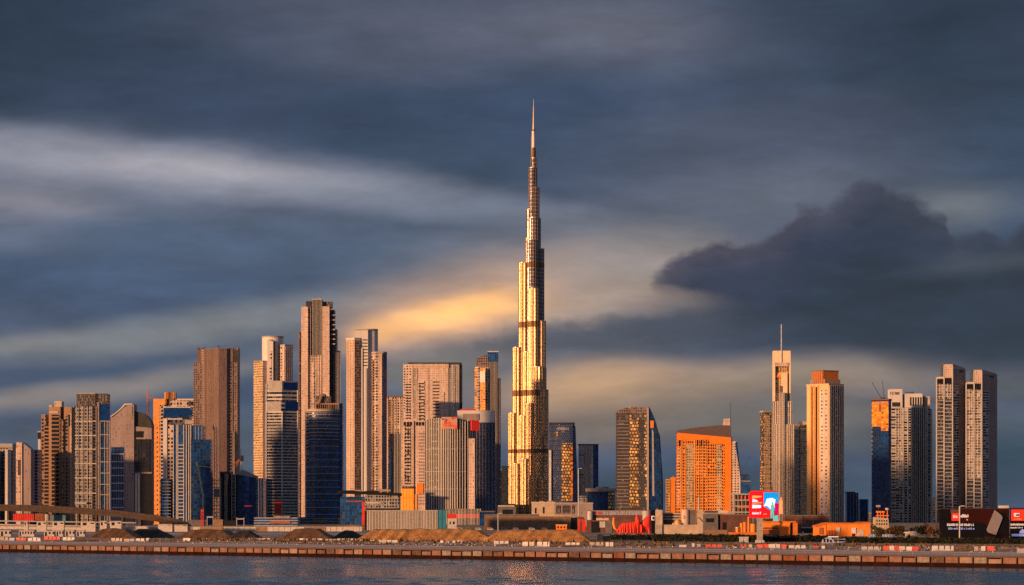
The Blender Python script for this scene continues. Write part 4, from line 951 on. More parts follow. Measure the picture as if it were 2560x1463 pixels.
t = T('striped_tower', 'grey tower with tall white fins and a pale lettered crown', 'apartment tower', 4400, 2274)
t.box('wall', 2221, 2277, 1019, None, 'stripe_windows', 0, 34); t.box('wall', 2277, 2312, 1019, None, 'black_glass', 1.5, 34); t.box('wall', 2312, 2330, 1022, None, 'stripe_windows', 3, 34)
t.box('left_crown', 2219.5, 2256, 973, 1019, 'white_wall', -.8, 26); t.box('right_crown', 2256, 2306, 984, 1020, 'white_wall', 2, 28); t.box('rear_crown', 2306, 2325, 990, 1022, 'tan_wall', 8, 28)
t.front('dark_window', 2230, 2250, 1006, 1017, 'steel_dark', 0, 1.2); t.glyphs('lettering', 2225, 2250, 980, 987, 6, 'dark_recess', 0, 1.2, 7); t.glyphs('lettering', 2262, 2288, 979, 984, 5, 'steel_dark', 2, .4, 9)
for k in range(6): t.front('dark_slot', 2275 + k * 6.3, 2278.4 + k * 6.3, 993, 1014, 'dark_recess', 2, .4)
t.fins('fin', 2277, 1.5, 2321, 1.5, 9, 1018, None, 2.2, 'rib_light', 2, .2); t.front('edge_pier', 2219.5, 2223, 1018, None, 'slab_white', 0, 1.6); t.front('edge_pier', 2326, 2330.5, 1023, None, 'slab_white', 3, 1.4)
t.front('blind_column', 2240, 2256, 1022, 1220, 'pale_blinds', 0, .7); t.front('pier', 2256, 2259, 1020, None, 'slab_white', 0, 1); t.front('pier', 2268, 2270.5, 1020, None, 'slab_white', 0, 1)
for k in range(30): t.front('balcony', 2223, 2240, 1027 + k * 9.2, 1029.6 + k * 9.2, 'slab_white', 0, 1.3)
for k in range(30): t.front('balcony', 2314, 2327, 1029 + k * 9.2, 1031.8 + k * 9.2, 'slab_grey', 3, 1.3)

t = T('apartment_block', 'small tan block between the white-finned tower and the paired towers', 'building', 4600, 2338)
t.box('wall', 2328, 2352, 1250, None, 'tan_windows', 0, 20); t.box('roof_plant', 2332, 2340, 1243, 1250, 'tan_wall', 3, 14); t.front('stair_strip', 2341, 2344, 1252, None, 'brown_windows', 0, .5)

def paired(label, x0, xa, xb, xc, yl, yt, yr, foot, split, strip):
    t = T('paired_tower', label, 'apartment tower', 4250, (x0 + xc) / 2)
    t.box('left_wing', x0, xa + 1, yl, None, strip, 2, 26); t.fill('wall', [(xa, 1320), (xb, 1320), (xb, yt), (xa, yt)], 0, 30, strip)
    t.front('crown_panel', xa, xb, yt, yt + 34, 'pink_wall', 0, 1.0); t.front('dark_window', xa + 3, xb - 3, yt + 35, yt + 48, 'dark_recess', 0, .4)
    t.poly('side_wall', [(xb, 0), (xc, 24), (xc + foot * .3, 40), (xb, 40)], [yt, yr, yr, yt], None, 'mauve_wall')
    t.facet('side_windows', xb, 0, xc, 24, .06, .48, yt + 50, None, 'stripe_windows', .5); t.facet('side_slot', xb, 0, xc, 24, .55, .86, yr + 6, yr + 9, 'dark_recess', .4)
    t.box('wing_cap', x0, xa, yl - 3, yl + 2, 'slab_white', 1.4, 24); t.front('wing_window', x0 + 3, xa - 1, yl + 3, yl + 14, 'dark_recess', 2, .4)
    for px in (x0 + 1.2, xa + 1, xb - 1): t.front('pier', px - 1.2, px + 1.2, yt + 6 if px > xa else yl, None, 'slab_white', 0 if px > xa else 2, 1.6)
    for k in range(30):
        y = split + k * 9.4
        if y > 1280: break
        t.front('balcony', x0 + 2.6, xa - .4, y, y + 2.2, 'slab_grey', 2, 1.0); t.front('balcony', xa + 2.6, xb - 2.6, y + 2, y + 4.4, 'slab_grey', 0, 1.0)
    t.front('blind_panel', x0 + 3, xa - 1, yl + 16, split - 3, 'pale_blinds', 2, .7); t.front('blind_panel', xa + 4, xb - 3, yt + 50, split - 3, 'pale_blinds', 0, .7)
    t.poly('parapet', [(xb - .2, -1), (xc, 23), (xc, 26), (xb - .2, 2)], [yt - 1.5, yr - 1.5, yr - 1.5, yt - 1.5], yr + 2, 'slab_grey')
    return t
paired('taller left one of the two paired pale towers with dark balcony rows', 2340, 2359, 2382, 2412, 945, 911, 920, 6, 1000, 'band_glass')
paired('shorter right one of the two paired pale towers with shining blinds', 2414, 2434, 2455, 2489, 958, 925, 933, 14, 1200, 'band_glass')
# ---------------------------------------------------------------- land, water, sea wall
S0 = Vector((-213.0, 1036.0)); TD = Vector((0.743, -0.669)); ND = Vector((0.669, 0.743))
def sh(s, w): p = S0 + TD * s + ND * w; return (p.x, p.y)
def sheet(name, quads, z, mat, kind='structure'):
    v = []; f = []
    for q in quads:
        b = len(v); v += [(x, y, z) for x, y in q]; f.append(tuple(range(b, b + len(q))))
    return tag(meshobj(name, v, f, mat), kind=kind)
# ground
m, k, b = newmat('sand_ground')
tcn = k.n.new('ShaderNodeTexCoord'); O = tcn.outputs['Object']
n1 = k.noise(k.mapping(O, scale=(.02, .012, 1)), 1, 6, .6); n2 = k.noise(k.mapping(O, scale=(.16, .07, 1)), 1, 5, .65)
c = k.mix(k.ramp(n1, .35, .62), (.42, .21, .09), (.58, .38, .25)); c = k.mix(k.ramp(n2, .46, .66, 0, .75), c, (.10, .06, .035))
k.link(c, b.inputs['Base Color']); b.inputs['Roughness'].default_value = .95; b.inputs['Specular IOR Level'].default_value = .03
bm = k.n.new('ShaderNodeBump'); bm.inputs['Strength'].default_value = 1; bm.inputs['Distance'].default_value = 1.2
k.link(k.noise(O, .3, 6, .65), bm.inputs['Height']); k.link(bm.outputs[0], b.inputs['Normal'])
sheet('ground', [[sh(-40000, 0), sh(40000, 0), sh(40000, 70000), sh(-40000, 70000)]], GZ, m)
# promenade and roads
m, k, b = newmat('promenade_paving')
tcn = k.n.new('ShaderNodeTexCoord'); O = k.mapping(tcn.outputs['Object'], rot=(0, 0, R(42)))
n1 = k.noise(k.mapping(O, scale=(.05, .3, 1)), 1, 5, .6)
k.link(k.mix(k.ramp(n1, .3, .7), (.90, .55, .42), (.52, .29, .20)), b.inputs['Base Color']); b.inputs['Roughness'].default_value = .9; b.inputs['Specular IOR Level'].default_value = .03
sheet('promenade', [[sh(-200, .4), sh(900, .4), sh(900, 84), sh(-200, 84)]], GZ + .02, m)
plain('road_grey', (.55, .50, .50), .9, spec=.03, var=.3, scale=.06)
sheet('road', [[(-700, 1700), (-60, 1560), (-60, 1650), (-700, 1860)], [(-60, 1560), (60, 1500), (60, 1530), (-60, 1650)]], GZ + .02, 'road_grey')
# water
m, k, b = newmat('sea_water')
tcn = k.n.new('ShaderNodeTexCoord'); O = tcn.outputs['Object']
calm = k.noise(k.mapping(O, rot=(0, 0, R(42)), scale=(.003, .03, 1)), 1, 4, .55)
tint = k.noise(k.mapping(O, scale=(.05, .012, 1)), 1, 6, .6)
k.link(k.mix(k.ramp(tint, .35, .65), (.030, .080, .098), (.064, .128, .148)), b.inputs['Base Color']); b.inputs['IOR'].default_value = 1.33
k.link(k.ramp(calm, .42, .62, .15, .08), b.inputs['Roughness'])
bm = k.n.new('ShaderNodeBump'); bm.inputs['Strength'].default_value = .35; bm.inputs['Distance'].default_value = .5
k.link(k.noise(k.mapping(O, scale=(.8, 1.4, 1)), 1, 5, .65), bm.inputs['Height']); k.link(bm.outputs[0], b.inputs['Normal'])
sheet('water', [[(-40000, -30000), (40000, -30000), (40000, 2500), (-40000, 2500)]], -.75, m)
# the wind-ruffled water in front of the wall, its waves as real relief
import numpy as np
def wavefield(xx, yy, seed):
    r = np.random.RandomState(seed); z = np.zeros_like(xx)
    for i in range(46):
        L = 3.0 * (9.0 / 3.0) ** r.rand(); th = R(80) + r.normal(0, .42); kx = 2 * math.pi / L * math.cos(th); ky = 2 * math.pi / L * math.sin(th)
        z += L * np.sin(kx * xx + ky * yy + r.rand() * 6.28 + .9 * np.sin(xx * .021 * r.rand() + yy * .017 * r.rand() + i))
    return z / 46 ** .5
xs = np.arange(-430, 430, 1.7); ys = np.concatenate([np.arange(470, 800, .85), np.arange(800, 1300, 1.05)])
gx, gy = np.meshgrid(xs, ys); zw = .0165 * wavefield(gx, gy, 3)
cat_ = np.sin((gx * .743 - gy * .669) * .006 + 1) * 9 + (gx + 213) * .669 + (gy - 1036) * .743      # distance from the wall
gust = .75 + .6 * np.sin(gx * .013 + 2 * np.sin(gy * .006)) * np.sin(gy * .021 + gx * .004)
zw *= gust * np.clip(.45 + np.abs(cat_ + 42) / 26, 0, 1) * np.clip(-cat_ / 30 + .35, .3, 1)
wv = np.stack([gx, gy, zw], -1).reshape(-1, 3); nx_ = len(xs); jj, ii = np.meshgrid(np.arange(len(ys) - 1), np.arange(nx_ - 1), indexing='ij')
keep = ((gx + 213) * .669 + (gy - 1036) * .743)[:-1, :-1] < 3
q0 = (jj * nx_ + ii)[keep]; wf = np.stack([q0, q0 + 1, q0 + nx_ + 1, q0 + nx_], -1)
me = bpy.data.meshes.new('water'); me.vertices.add(len(wv)); me.vertices.foreach_set('co', wv.ravel())
me.loops.add(wf.size); me.loops.foreach_set('vertex_index', wf.ravel().astype(np.int32)); me.polygons.add(len(wf))
me.polygons.foreach_set('loop_start', np.arange(0, wf.size, 4, dtype=np.int32)); me.polygons.foreach_set('use_smooth', np.ones(len(wf), bool)); me.update(calc_edges=True); me.validate()
me.materials.append(m); wo = bpy.data.objects.new('water', me); COL.objects.link(wo); tag(wo, kind='structure')

# sea wall: footing, panels, buttresses, coping, railing
plain('wall_footing', (.016, .004, .003), .8, spec=.1, var=.5, scale=.4)
plain('panel_pink', (.20, .105, .078), .85, var=.3, scale=.6); plain('panel_rust', (.17, .055, .028), .85, var=.35, scale=.5); plain('panel_pale', (.26, .17, .14), .85, var=.25, scale=.6)
plain('panel_stained', (.11, .06, .045), .85, var=.5, scale=.9); plain('panel_grey', (.22, .18, .165), .85, var=.35, scale=1.2)
plain('buttress_dark', (.075, .045, .036), .7)
sw = bpy.data.objects.new('sea_wall', None); COL.objects.link(sw); sw.location = (*sh(0, 0), 0); sw.rotation_euler = (0, 0, math.atan2(TD.y, TD.x))
tag(sw, 'long low sea wall of pinkish concrete panels on a dark footing along the water', 'sea wall')
G().box(-900, 1500, -1.6, .2, -1, 1.25).obj('footing', 'wall_footing', sw)
G().box(-900, 1500, -.9, .3, GZ - .28, GZ + .12).obj('coping', 'buttress_dark', sw)
rg = random.Random(4); st = 4.85; i = 0; s = 2.0; far = G()
far.box(-900, -2.9, -.55, .25, 1.25, GZ - .28); far.box(2.0 + 99 * st + .06, 1500, -.55, .25, 1.25, GZ - .28); far.obj('panel_run', 'panel_pink', sw)
bt = G()
while i < 100:
    mt = rg.choices(['panel_pink', 'panel_rust', 'panel_pale', 'panel_stained', 'panel_grey'], [6, 2 if i > 45 else 1, 3, 2, 2])[0]; dz = rg.choice((0, 0, 0, -.5, -1.1)) + rg.uniform(-.1, .1)
    G().box(s - st + .03, s - .03, -.6 + rg.uniform(-.04, .04), .25, 1.25, GZ - .3 + dz * .3).obj('wall_panel', mt, sw)
    s += st; i += 1
s = 2.0
for i in range(100): G().box(s - .16, s + .16, -1.05 - .002 * i, .2, .6, GZ - .1).obj('buttress', 'buttress_dark', sw); s += st
rl = bpy.data.objects.new('railing', None); COL.objects.link(rl); rl.location = (*sh(0, 1.2), GZ); rl.rotation_euler = sw.rotation_euler
tag(rl, 'thin grey metal railing standing on the sea wall coping', 'railing')
G().box(-300, 700, -.05, .05, 1.12, 1.2).box(-300, 700, -.03, .03, .55, .6).obj('rail', 'plant_grey', rl)
s = 4.4
for i in range(100): G().box(s - .05, s + .05, -.06, .06, 0, 1.22).obj('post', 'plant_grey', rl); s += st

def bed(px, py, z=GZ): 
    """the point of the land seen at column px and row py"""
    Y = FP * (CAMZ - z) / (py - HOR); return X(px, Y), Y

# sandy bank between the shore road and the hedges: it faces the water and the low sun
v = []; f = []; ns = 620; nw = 22
for i in range(ns + 1):
    for j in range(nw + 1):
        q = -140 + 1000 * i / ns; w = 122 + 46 * j / nw
        z = 1.25 * math.sin(math.pi * min(1, j / nw)) ** .7 * (.75 + .5 * mnoise.noise(Vector((q * .02, 0, 1)))) + .35 * mnoise.fractal(Vector((q * .14, w * .14, 2)), 1, 2, 4) - .12
        x, y = sh(q, w); v.append((x, y, GZ + (z if 0 < j < nw else -.2)))
for i in range(ns):
    for j in range(nw): a = i * (nw + 1) + j; f.append((a, a + nw + 1, a + nw + 2, a + 1))
tag(meshobj('terrain_bank', v, f, MATS['sand_ground'], None, None, True), kind='structure')
# ---------------------------------------------------------------- low buildings, hoardings and site works between the sea wall and the towers
def yof(py): return FP * (CAMZ - GZ) / (py - HOR)
# elevated road on the left
t = T('flyover', 'long elevated concrete road curving down across the left foot of the towers', 'flyover', 2350, 230)
def deck(n, pts, th, d0, d1, mat):
    up = [(x, y) for x, y in pts]; dn = [(x, y + th) for x, y in reversed(pts)]; return t.fill(n, up[::-1] + dn[::-1], d0, d1, mat)
dp = [(-80, 1260), (60, 1262.5), (180, 1268), (300, 1277), (390, 1288), (440, 1298), (472, 1307)]
deck('road_deck', [(x, y + 5) for x, y in dp], 11, 0, 16, 'flyover_dark'); deck('parapet', dp, 5.5, -.8, .3, 'flyover_dark'); deck('edge_beam', [(x, y + 9) for x, y in dp], 3.2, -1.2, 0, 'flyover_dark'); deck('rear_parapet', [(x, y - .6) for x, y in dp], 5, 16, 17, 'flyover_dark')
for px in (20, 112, 195, 240, 306, 350, 400): t.box('pier', px - 2.4, px + 2.4, 1276 + max(0, px - 150) * .08, None, 'flyover_dark', 3, 12)
for px in (35, 90, 155, 225, 290, 350): t.mast(px, 1252 + max(0, px - 100) * .05, 1270 + max(0, px - 100) * .09, .16, 'steel_dark', 1)

def container(label, x0, x1, y0, y1, mat, Y=2250, n=12, name='shipping_container', group=None):
    c = T(name, label, 'container', Y, (x0 + x1) / 2, group); c.box('body', x0, x1, y0, y1 + 3, mat, 0, 6)
    c.fins('rib', x0, 0, x1, 0, n, y0 + .6, y1 + 3, (x1 - x0) / n * .4, mat, .25); c.box('roof_rim', x0 - .4, x1 + .4, y0 - .8, y0 + .4, 'steel_dark', -.3, 6.2); return c
container('bright red ribbed container under the flyover', 33, 86, 1285, 1299, 'red_paint'); container('dull red container right of the bright red one under the flyover', 88, 110, 1284, 1298, 'scaffold_rust', n=6)
container('teal container under the flyover', 130, 165, 1288, 1301, 'teal_box', n=8)
t = T('site_tank', 'small round pale tank between the dull red and teal containers', 'tank', 2240, 119); t.cyl('shell', 112, 126, 1286, None, 'concrete', 3, 16); t.cyl('lid', 111.6, 126.4, 1284.6, 1286, 'steel_dark', 3, 16)

t = T('retaining_wall', 'long low pale concrete deck with stacked stores below the flyover', 'wall', 1900, 180)
t.fill('deck', [(-90, 1322), (470, 1328), (470, 1317), (250, 1315), (-90, 1309)], 0, 50, 'concrete_pale'); t.fill('kerb', [(-90, 1313.5), (250, 1319), (250, 1317), (-90, 1311.4)], -.6, .3, 'concrete_dark'); t.fill('ledge', [(-90, 1303), (340, 1309), (340, 1306), (-90, 1300)], 30, 42, 'concrete')
rg = random.Random(11)
def cabin(label, x0, x1, y0, y1, Y, wins=3, mat='cabin_white', group='white site cabins', name='site_cabin'):
    c = T(name, label, 'cabin', Y, (x0 + x1) / 2, group); c.box('body', x0, x1, y0 + 1.6, None, mat, 0, 3.2); c.box('roof', x0 - .5, x1 + .5, y0, y0 + 1.7, 'slab_grey', -.25, 3.5)
    w = (x1 - x0) / wins
    for i in range(wins): c.front('window' if i else 'door', x0 + w * (i + .25), x0 + w * (i + .75), y0 + 3.4 + (0 if not i else 0), y0 + (y1 - y0) * (.98 if not i else .62), 'cabin_glass', 0, .08)
    return c
for (x0, x1, lab) in ((0, 30, 'grey-white site cabin at the left picture edge under the flyover deck'), (47, 88, 'long white two-storey site cabin left of the white cabin cluster'), (110, 138, 'white site cabin second from the dark earth mound row'), (140, 160, 'small white site cabin in the middle of the cabin row'), (163, 188, 'white site cabin with tall windows beside the dark mounds'), (191, 214, 'pale blue-white site cabin touching the dark mound')):
    c = cabin(lab, x0, x1, 1324 + rg.uniform(0, 3), 1341, 1420, 3 if x1 - x0 < 35 else 6)
for (x0, x1, lab) in ((60, 72, 'tiny pale store box at left on the concrete deck'), (92, 118, 'grey store box on the concrete deck'), (131, 162, 'flat pale store box on the concrete deck'), (202, 240, 'square pale store box under the flyover pier'), (250, 268, 'small dark-doored store box by the flyover slope'), (275, 305, 'grey store box beside the flyover slope'), (395, 432, 'long white store cabin at the foot of the flyover'), (436, 470, 'white store cabin at the end of the flyover')):
    cabin(lab, x0, x1, 1302 + rg.uniform(0, 2) + (8 if x0 > 380 else 0), 1314, 1860, 2, 'concrete_pale', 'pale stores along the deck', 'store_box')

# tarred dark base strip and podiums
t = T('podium_block', 'dark low podium with a black canopy under the gold-lit twin tower', 'building', 3300, 920)
t.box('wall', 850, 1000, 1242, None, 'blue_glass', 0, 30); t.box('wall', 912, 1000, 1238, 1278, 'grid_grey', -3, 20)
t.fill('canopy', [(840, 1234), (905, 1236), (1002, 1240), (1002, 1233), (950, 1231), (930, 1226), (905, 1229), (870, 1226), (846, 1227)], -6, 26, 'dark_recess'); t.box('black_eave', 914, 1000, 1271, 1277, 'dark_recess', -5, 18)
t.box('red_post', 905, 912, 1256, None, 'red_paint', -2, 1); t.fins('truss', 916, -3, 996, -3, 7, 1252, 1266, 1.2, 'slab_grey', .6, .4); t.front('beam', 866, 908, 1252, 1255, 'scaffold_rust', 0, 1); t.front('beam', 914, 952, 1256, 1259, 'slab_white', -3, 1)
t.roof(870, 990, 1228, 2, 20, 6, 'plant_tan', 5)
t = T('site_platform', 'low brown platform roof at the foot of the rounded blue tower', 'platform', 2500, 860)
t.fill('roof', [(825, 1322), (912, 1324), (912, 1317), (880, 1312), (838, 1314)], 0, 20, 'brown_wallboard'); t.box('wall', 828, 910, 1321, None, 'dark_recess', 3, 18); t.fins('post', 826, 0, 910, 0, 7, 1320, None, 1, 'steel_dark', .4)
t = T('podium_block', 'low rust-banded podium at the foot of the banded tower', 'building', 2900, 690)
t.box('wall', 636, 748, 1293, None, 'blue_glass', 0, 26); t.bands('floor_band', t.rect(636, 748, 0, 26), 1294, 1320, 6.4, 2.2, 'slab_grey', .6)
t.front('rust_band', 684, 726, 1290, 1296, 'mauve_wall', 0, 1.2); t.front('rust_band', 676, 726, 1303, 1309, 'scaffold_rust', 0, 1.2)
t = T('site_gantry', 'pale open gantry frame among the dark foot of the unfinished block', 'gantry', 2950, 530)
for px in (518, 533, 592, 610): t.box('leg', px - 1, px + 1, 1294, None, 'slab_grey', 0, 2)
t.box('beam', 517, 534, 1291, 1294.5, 'slab_grey', -.4, 2.4); t.box('beam', 591, 611, 1296, 1299, 'slab_grey', -.4, 2.4); t.box('shed', 534, 560, 1299, None, 'brown_wallboard', 0, 12); t.box('dark_store', 560, 592, 1302, None, 'dark_recess', 1, 12); t.box('dark_store', 468, 518, 1300, None, 'concrete_dark', 4, 14)
t = T('site_hoist', 'small red scaffold at the foot of the dark blue glass tower', 'scaffold', 2950, 506); t.lattice('frame', 506, 1320, 506, 1273, 6, 'red_paint', .35); t.box('platform', 502, 510, 1276, 1279, 'scaffold_rust', -2, 2)

# white corrugated hoarding shed in the middle
t = T('ribbed_shed', 'long low shed clad in pale upright ribs behind the sand heap', 'shed', 2050, 1006)
t.box('wall', 917, 1096, 1278, None, 'concrete', 0, 18); t.fins('rib', 918, 0, 1095, 0, 46, 1276.5, None, 1.7, 'rib_light', .45, .5); t.box('dark_gap', 912, 918, 1277, None, 'dark_recess', .6, 16); t.box('roof_edge', 916, 1096, 1275.4, 1278.6, 'slab_grey', -.7, 18)
t = T('teal_panel', 'tall teal blue panel box at the right end of the ribbed shed', 'panel', 2040, 1105); t.box('body', 1096.5, 1116, 1275, None, 'teal_panel', 0, 8); t.box('cap', 1096, 1116.5, 1273.6, 1275.4, 'steel_dark', -.3, 8.2); t.front('dark_line', 1105, 1105.8, 1276, None, 'dark_recess', 0, .1)
t = T('white_cabin', 'small white cabin with red top beside the teal panel', 'cabin', 2000, 1130); t.box('body', 1119, 1142, 1298, None, 'cabin_white', 0, 6); t.box('red_top', 1119.4, 1141.6, 1285, 1297.6, 'red_paint', .4, 5); t.box('rim', 1118.6, 1142.4, 1296.6, 1298.4, 'slab_white', -.3, 6.2)
t.front('window', 1124, 1127, 1304, 1311, 'cabin_glass', 0, .1); t.front('window', 1132, 1137, 1304, 1311, 'cabin_glass', 0, .1)

# brown boarded wall and blocks under the tallest tower
t = T('boarded_wall', 'long brown boarded site wall below the tallest tower', 'wall', 2150, 1325)
t.box('wall', 1211, 1428, 1290, None, 'brown_wallboard', 0, 3); t.box('coping', 1210, 1348, 1285.6, 1290.4, 'concrete_dark', -.4, 3.2); t.box('coping', 1348, 1429, 1288, 1291, 'beige_block', -.4, 3.2); t.front('dark_gate', 1427, 1444, 1294, None, 'dark_recess', 0, .3); t.front('dark_gate', 1232, 1244, 1292, None, 'concrete_dark', 0, .2)
t = T('beige_block', 'plain beige low block at the right foot of the tallest tower', 'building', 3000, 1362)
t.box('wall', 1329, 1388, 1257, None, 'beige_block', 0, 20); t.box('parapet', 1328, 1388.6, 1255, 1257.5, 'concrete_pale', -.5, 20); t.roof(1336, 1384, 1255, 2, 12, 4, 'plant_tan', 3); t.front('window_slot', 1337, 1341, 1270, 1284, 'dark_recess', 0, .3); t.front('window_slot', 1357, 1361, 1268, 1284, 'dark_recess', 0, .3)
t = T('grey_hall', 'grey low hall with dark wall openings behind the white lamp pole', 'building', 2950, 1433)
t.box('wall', 1386, 1482, 1259, None, 'mauve_wall', 0, 24); t.box('parapet', 1386, 1483, 1256.6, 1259.4, 'slab_grey', -.5, 24)
for a, b_ in ((1390, 1402), (1406, 1426), (1430, 1437)): t.front('opening', a, b_, 1263, 1284, 'dark_crown', 0, .3)
t = T('grey_hall', 'low dark hall at the left foot of the tallest tower', 'building', 3000, 1264)
t.box('wall', 1244, 1290, 1266, None, 'concrete_dark', 0, 22); t.box('pale_fascia', 1245, 1286, 1263.6, 1266.4, 'slab_white', -.6, 22); t.front('opening', 1256, 1282, 1274, 1288, 'dark_recess', 0, .3)
t = T('dark_block', 'dark low block in the gap right of the ribbed tower foot', 'building', 2900, 1218)
t.box('wall', 1198, 1236, 1280, None, 'navy_glass', 0, 16); t.box('parapet', 1197, 1237, 1277.6, 1280.4, 'concrete_dark', -.5, 16)

def lamp(label, px, y0, Y, base_z=GZ, r=.16):
    l = T('lamp_post', label, 'lamp post', Y, px, 'lamp posts'); l.mast(px, y0, None, r, 'steel_white', 0, 'post'); g = G().bar((l.lx(px), 0, l.lz(y0)), (l.lx(px) + 1.8, 0, l.lz(y0) + .25), r * .7).obj('arm', 'steel_white', l.e)
    l.box('lamp_head', px + 1.2 * FP / Y / 1.0, px + 2.6 * FP / Y, y0 - 1.2, y0 + .2, 'slab_white', -.25, .25); l.cyl('foot', px - .5 * FP / Y, px + .5 * FP / Y, HOR + (CAMZ - GZ - .8) * FP / Y, None, 'concrete', .5, 10); return l
lamp('tall white lamp post in front of the grey low hall', 1446, 1172, 1900, r=.32); lamp('thin pale lamp post at the left end of the boarded wall', 1245, 1284, 1600, r=.24); lamp('white lamp post in front of the dark advertising hoarding', 2399, 1266, 1150, r=.3)

# painted wall with the red figures
t = T('mural_wall', 'long painted wall with red and white lettering left of the beige wall', 'wall', 1750, 1548)
t.box('wall', 1467, 1630, 1276, None, 'maroon_wall', 0, 3); t.box('top_band', 1474, 1606, 1276.6, 1288, 'mauve_wall', -.5, .4); t.glyphs('lettering', 1510, 1600, 1279, 1287, 13, 'tarp_blue', -.5, .25, 21); t.glyphs('lettering', 1480, 1508, 1280, 1286, 4, 'red_paint', -.5, .25, 22)
t.front('white_panel', 1490, 1522, 1295, 1301, 'pink_wall', 0, .3); t.front('white_panel', 1499, 1513, 1304, 1319, 'cabin_white', 0, .3); t.cyl('white_drum', 1468, 1482, 1278, 1300, 'cabin_white', -1.5, 14); t.cyl('grey_drum', 1606, 1627, 1277, 1303, 'tarp_grey', -1, 18); t.glyphs('lettering', 1609, 1625, 1282, 1293, 3, 'plant_tan', -2.4, .6, 5)
t.front('dark_gate', 1478, 1500, 1304, None, 'dark_recess', 0, .25); t.front('dark_gate', 1514, 1530, 1301, None, 'concrete_dark', 0, .25)
def loft(name, rings, mat, parent, seg=14):
    """rings: (centre, half width, half depth or height, axis) joined end to end"""
    v = []; f = []
    for (c, ax, a, bx, b2) in rings:
        for i in range(seg):
            w = 2 * math.pi * i / seg; v.append(tuple(Vector(c) + Vector(ax) * (a * math.cos(w)) + Vector(bx) * (b2 * math.sin(w))))
    for k in range(len(rings) - 1):
        for i in range(seg):
            j = (i + 1) % seg; f.append((k * seg + i, k * seg + j, (k + 1) * seg + j, (k + 1) * seg + i))
    f.append(tuple(reversed(range(seg)))); f.append(tuple((len(rings) - 1) * seg + i for i in range(seg)))
    return meshobj(name, v, f, mat, parent, [tuple((0, 0) for _ in q) for q in f], True)
t = T('red_sculpture', 'big red draped animal-shaped sculpture in front of the painted wall', 'sculpture', 1350, 1582)
def P(px, py, d=0.0): return (t.lx(px, 0), d, t.lz(py))
ZX, YY, XX = (0, 0, 1), (0, 1, 0), (1, 0, 0)
def lerp_profile(pts, x):
    for (a, b_), (c, d_) in zip(pts, pts[1:]):
        if a <= x <= c: return b_ + (d_ - b_) * (x - a) / (c - a)
    return pts[-1][1]
ridge = [(1540, 1329), (1545, 1322), (1550, 1312), (1558, 1307.5), (1572, 1306.5), (1588, 1304), (1598, 1306), (1606, 1312)]
hem = [(1540, 1331), (1552, 1333), (1560, 1330), (1572, 1332.5), (1584, 1331), (1596, 1334), (1606, 1330)]
v = []; f = []; nu, nv = 72, 26
for i in range(nu):
    px = 1540 + 66 * i / (nu - 1); zt, zb = t.lz(lerp_profile(ridge, px)), t.lz(lerp_profile(hem, px) + .8 * math.sin(px * 1.1))
    for j in range(nv):
        a = math.pi * j / (nv - 1); cz = math.sin(a); q = 1 - cz
        pl = (.28 * math.sin(px * .95 + 1.3 * math.sin(px * .23)) + .22 * math.sin(px * 1.9 + q * 2)) * (.3 + q)
        v.append((t.lx(px), -math.cos(a) * (1.5 + .5 * math.sin(math.pi * i / (nu - 1))) * (1 if j < nv / 2 else .8) - (pl if j < nv / 2 else -pl), zb + (zt - zb) * cz ** .55 if cz > 0 else zb))
for i in range(nu - 1):
    for j in range(nv - 1): f.append((i * nv + j, (i + 1) * nv + j, (i + 1) * nv + j + 1, i * nv + j + 1))
meshobj('draped_cloth', v, f, 'red_cloth', t.e, [tuple((0, 0) for _ in q) for q in f], True)
loft('figure', [(P(1595, 1311, -1), XX, 1.5, YY, 1.2), (P(1594, 1303, -1), XX, 1.2, YY, 1.0), (P(1593, 1296, -1), XX, 1.3, YY, .9), (P(1592.6, 1292, -1), XX, .7, YY, .7), (P(1593, 1289, -1), XX, .8, YY, .8), (P(1592.4, 1286.6, -1), XX, .3, YY, .3)], 'red_cloth', t.e)
loft('drape', [(P(1601, 1320, .5), ZX, 2.8, YY, .8), (P(1610, 1313, .5), ZX, 3.6, YY, 1.1), (P(1620, 1309, .5), ZX, 4.2, YY, 1.2), (P(1627, 1306, .5), ZX, 5.0, YY, 1.0)], 'red_paint', t.e)
for a, b_ in ((1596, 1600), (1608, 1607), (1622, 1624), (1550, 1548), (1566, 1565), (1585, 1587)):
    loft('leg', [(P(a, 1318, -.4), XX, .9, YY, .8), (P((a + b_) / 2, 1330, -.4), XX, .55, YY, .5), ((t.lx(b_), -.4, -.1), XX, .4, YY, .4)], 'red_cloth' if a < 1604 else 'red_paint', t.e, 8)
loft('neck', [(P(1543, 1326, -.3), XX, .8, YY, .7), (P(1537, 1321, -.3), XX, .8, YY, .6), (P(1534, 1310, -.3), XX, .7, YY, .6), (P(1534.5, 1294, -.3), XX, .55, YY, .5)], 'orange_shed', t.e, 10)

# beige village-like buildings
t = T('pylon_sign', 'black pylon sign with a pale emblem beside the beige pier', 'sign', 1650, 1633); t.box('panel', 1628, 1638, 1275, None, 'hoard_dark', 0, 2)
t.cyl('emblem_ring', 1628.6, 1637, 1290, 1301, 'sign_white', -.1, 14, ry=.3); t.box('emblem_core', 1630.6, 1635, 1292, 1299, 'hoard_dark', -1.6, -.9)
t = T('beige_building', 'beige low building with a golden dome and round tower', 'building', 1620, 1700)
t.box('wall', 1638, 1757, 1312, None, 'beige_block', 0, 10); t.box('pier', 1638.5, 1656, 1275, None, 'beige_block', -.6, 6); t.front('pier_base', 1639, 1655, 1312, None, 'concrete', -.6, .5); t.box('upper_wall', 1657, 1702, 1282, 1312, 'concrete_dark', 6, 12)
for yy in (1283, 1290, 1297): t.box('roof_step', 1657, 1702, yy, yy + 2, 'tan_wall', 5.4, 8)
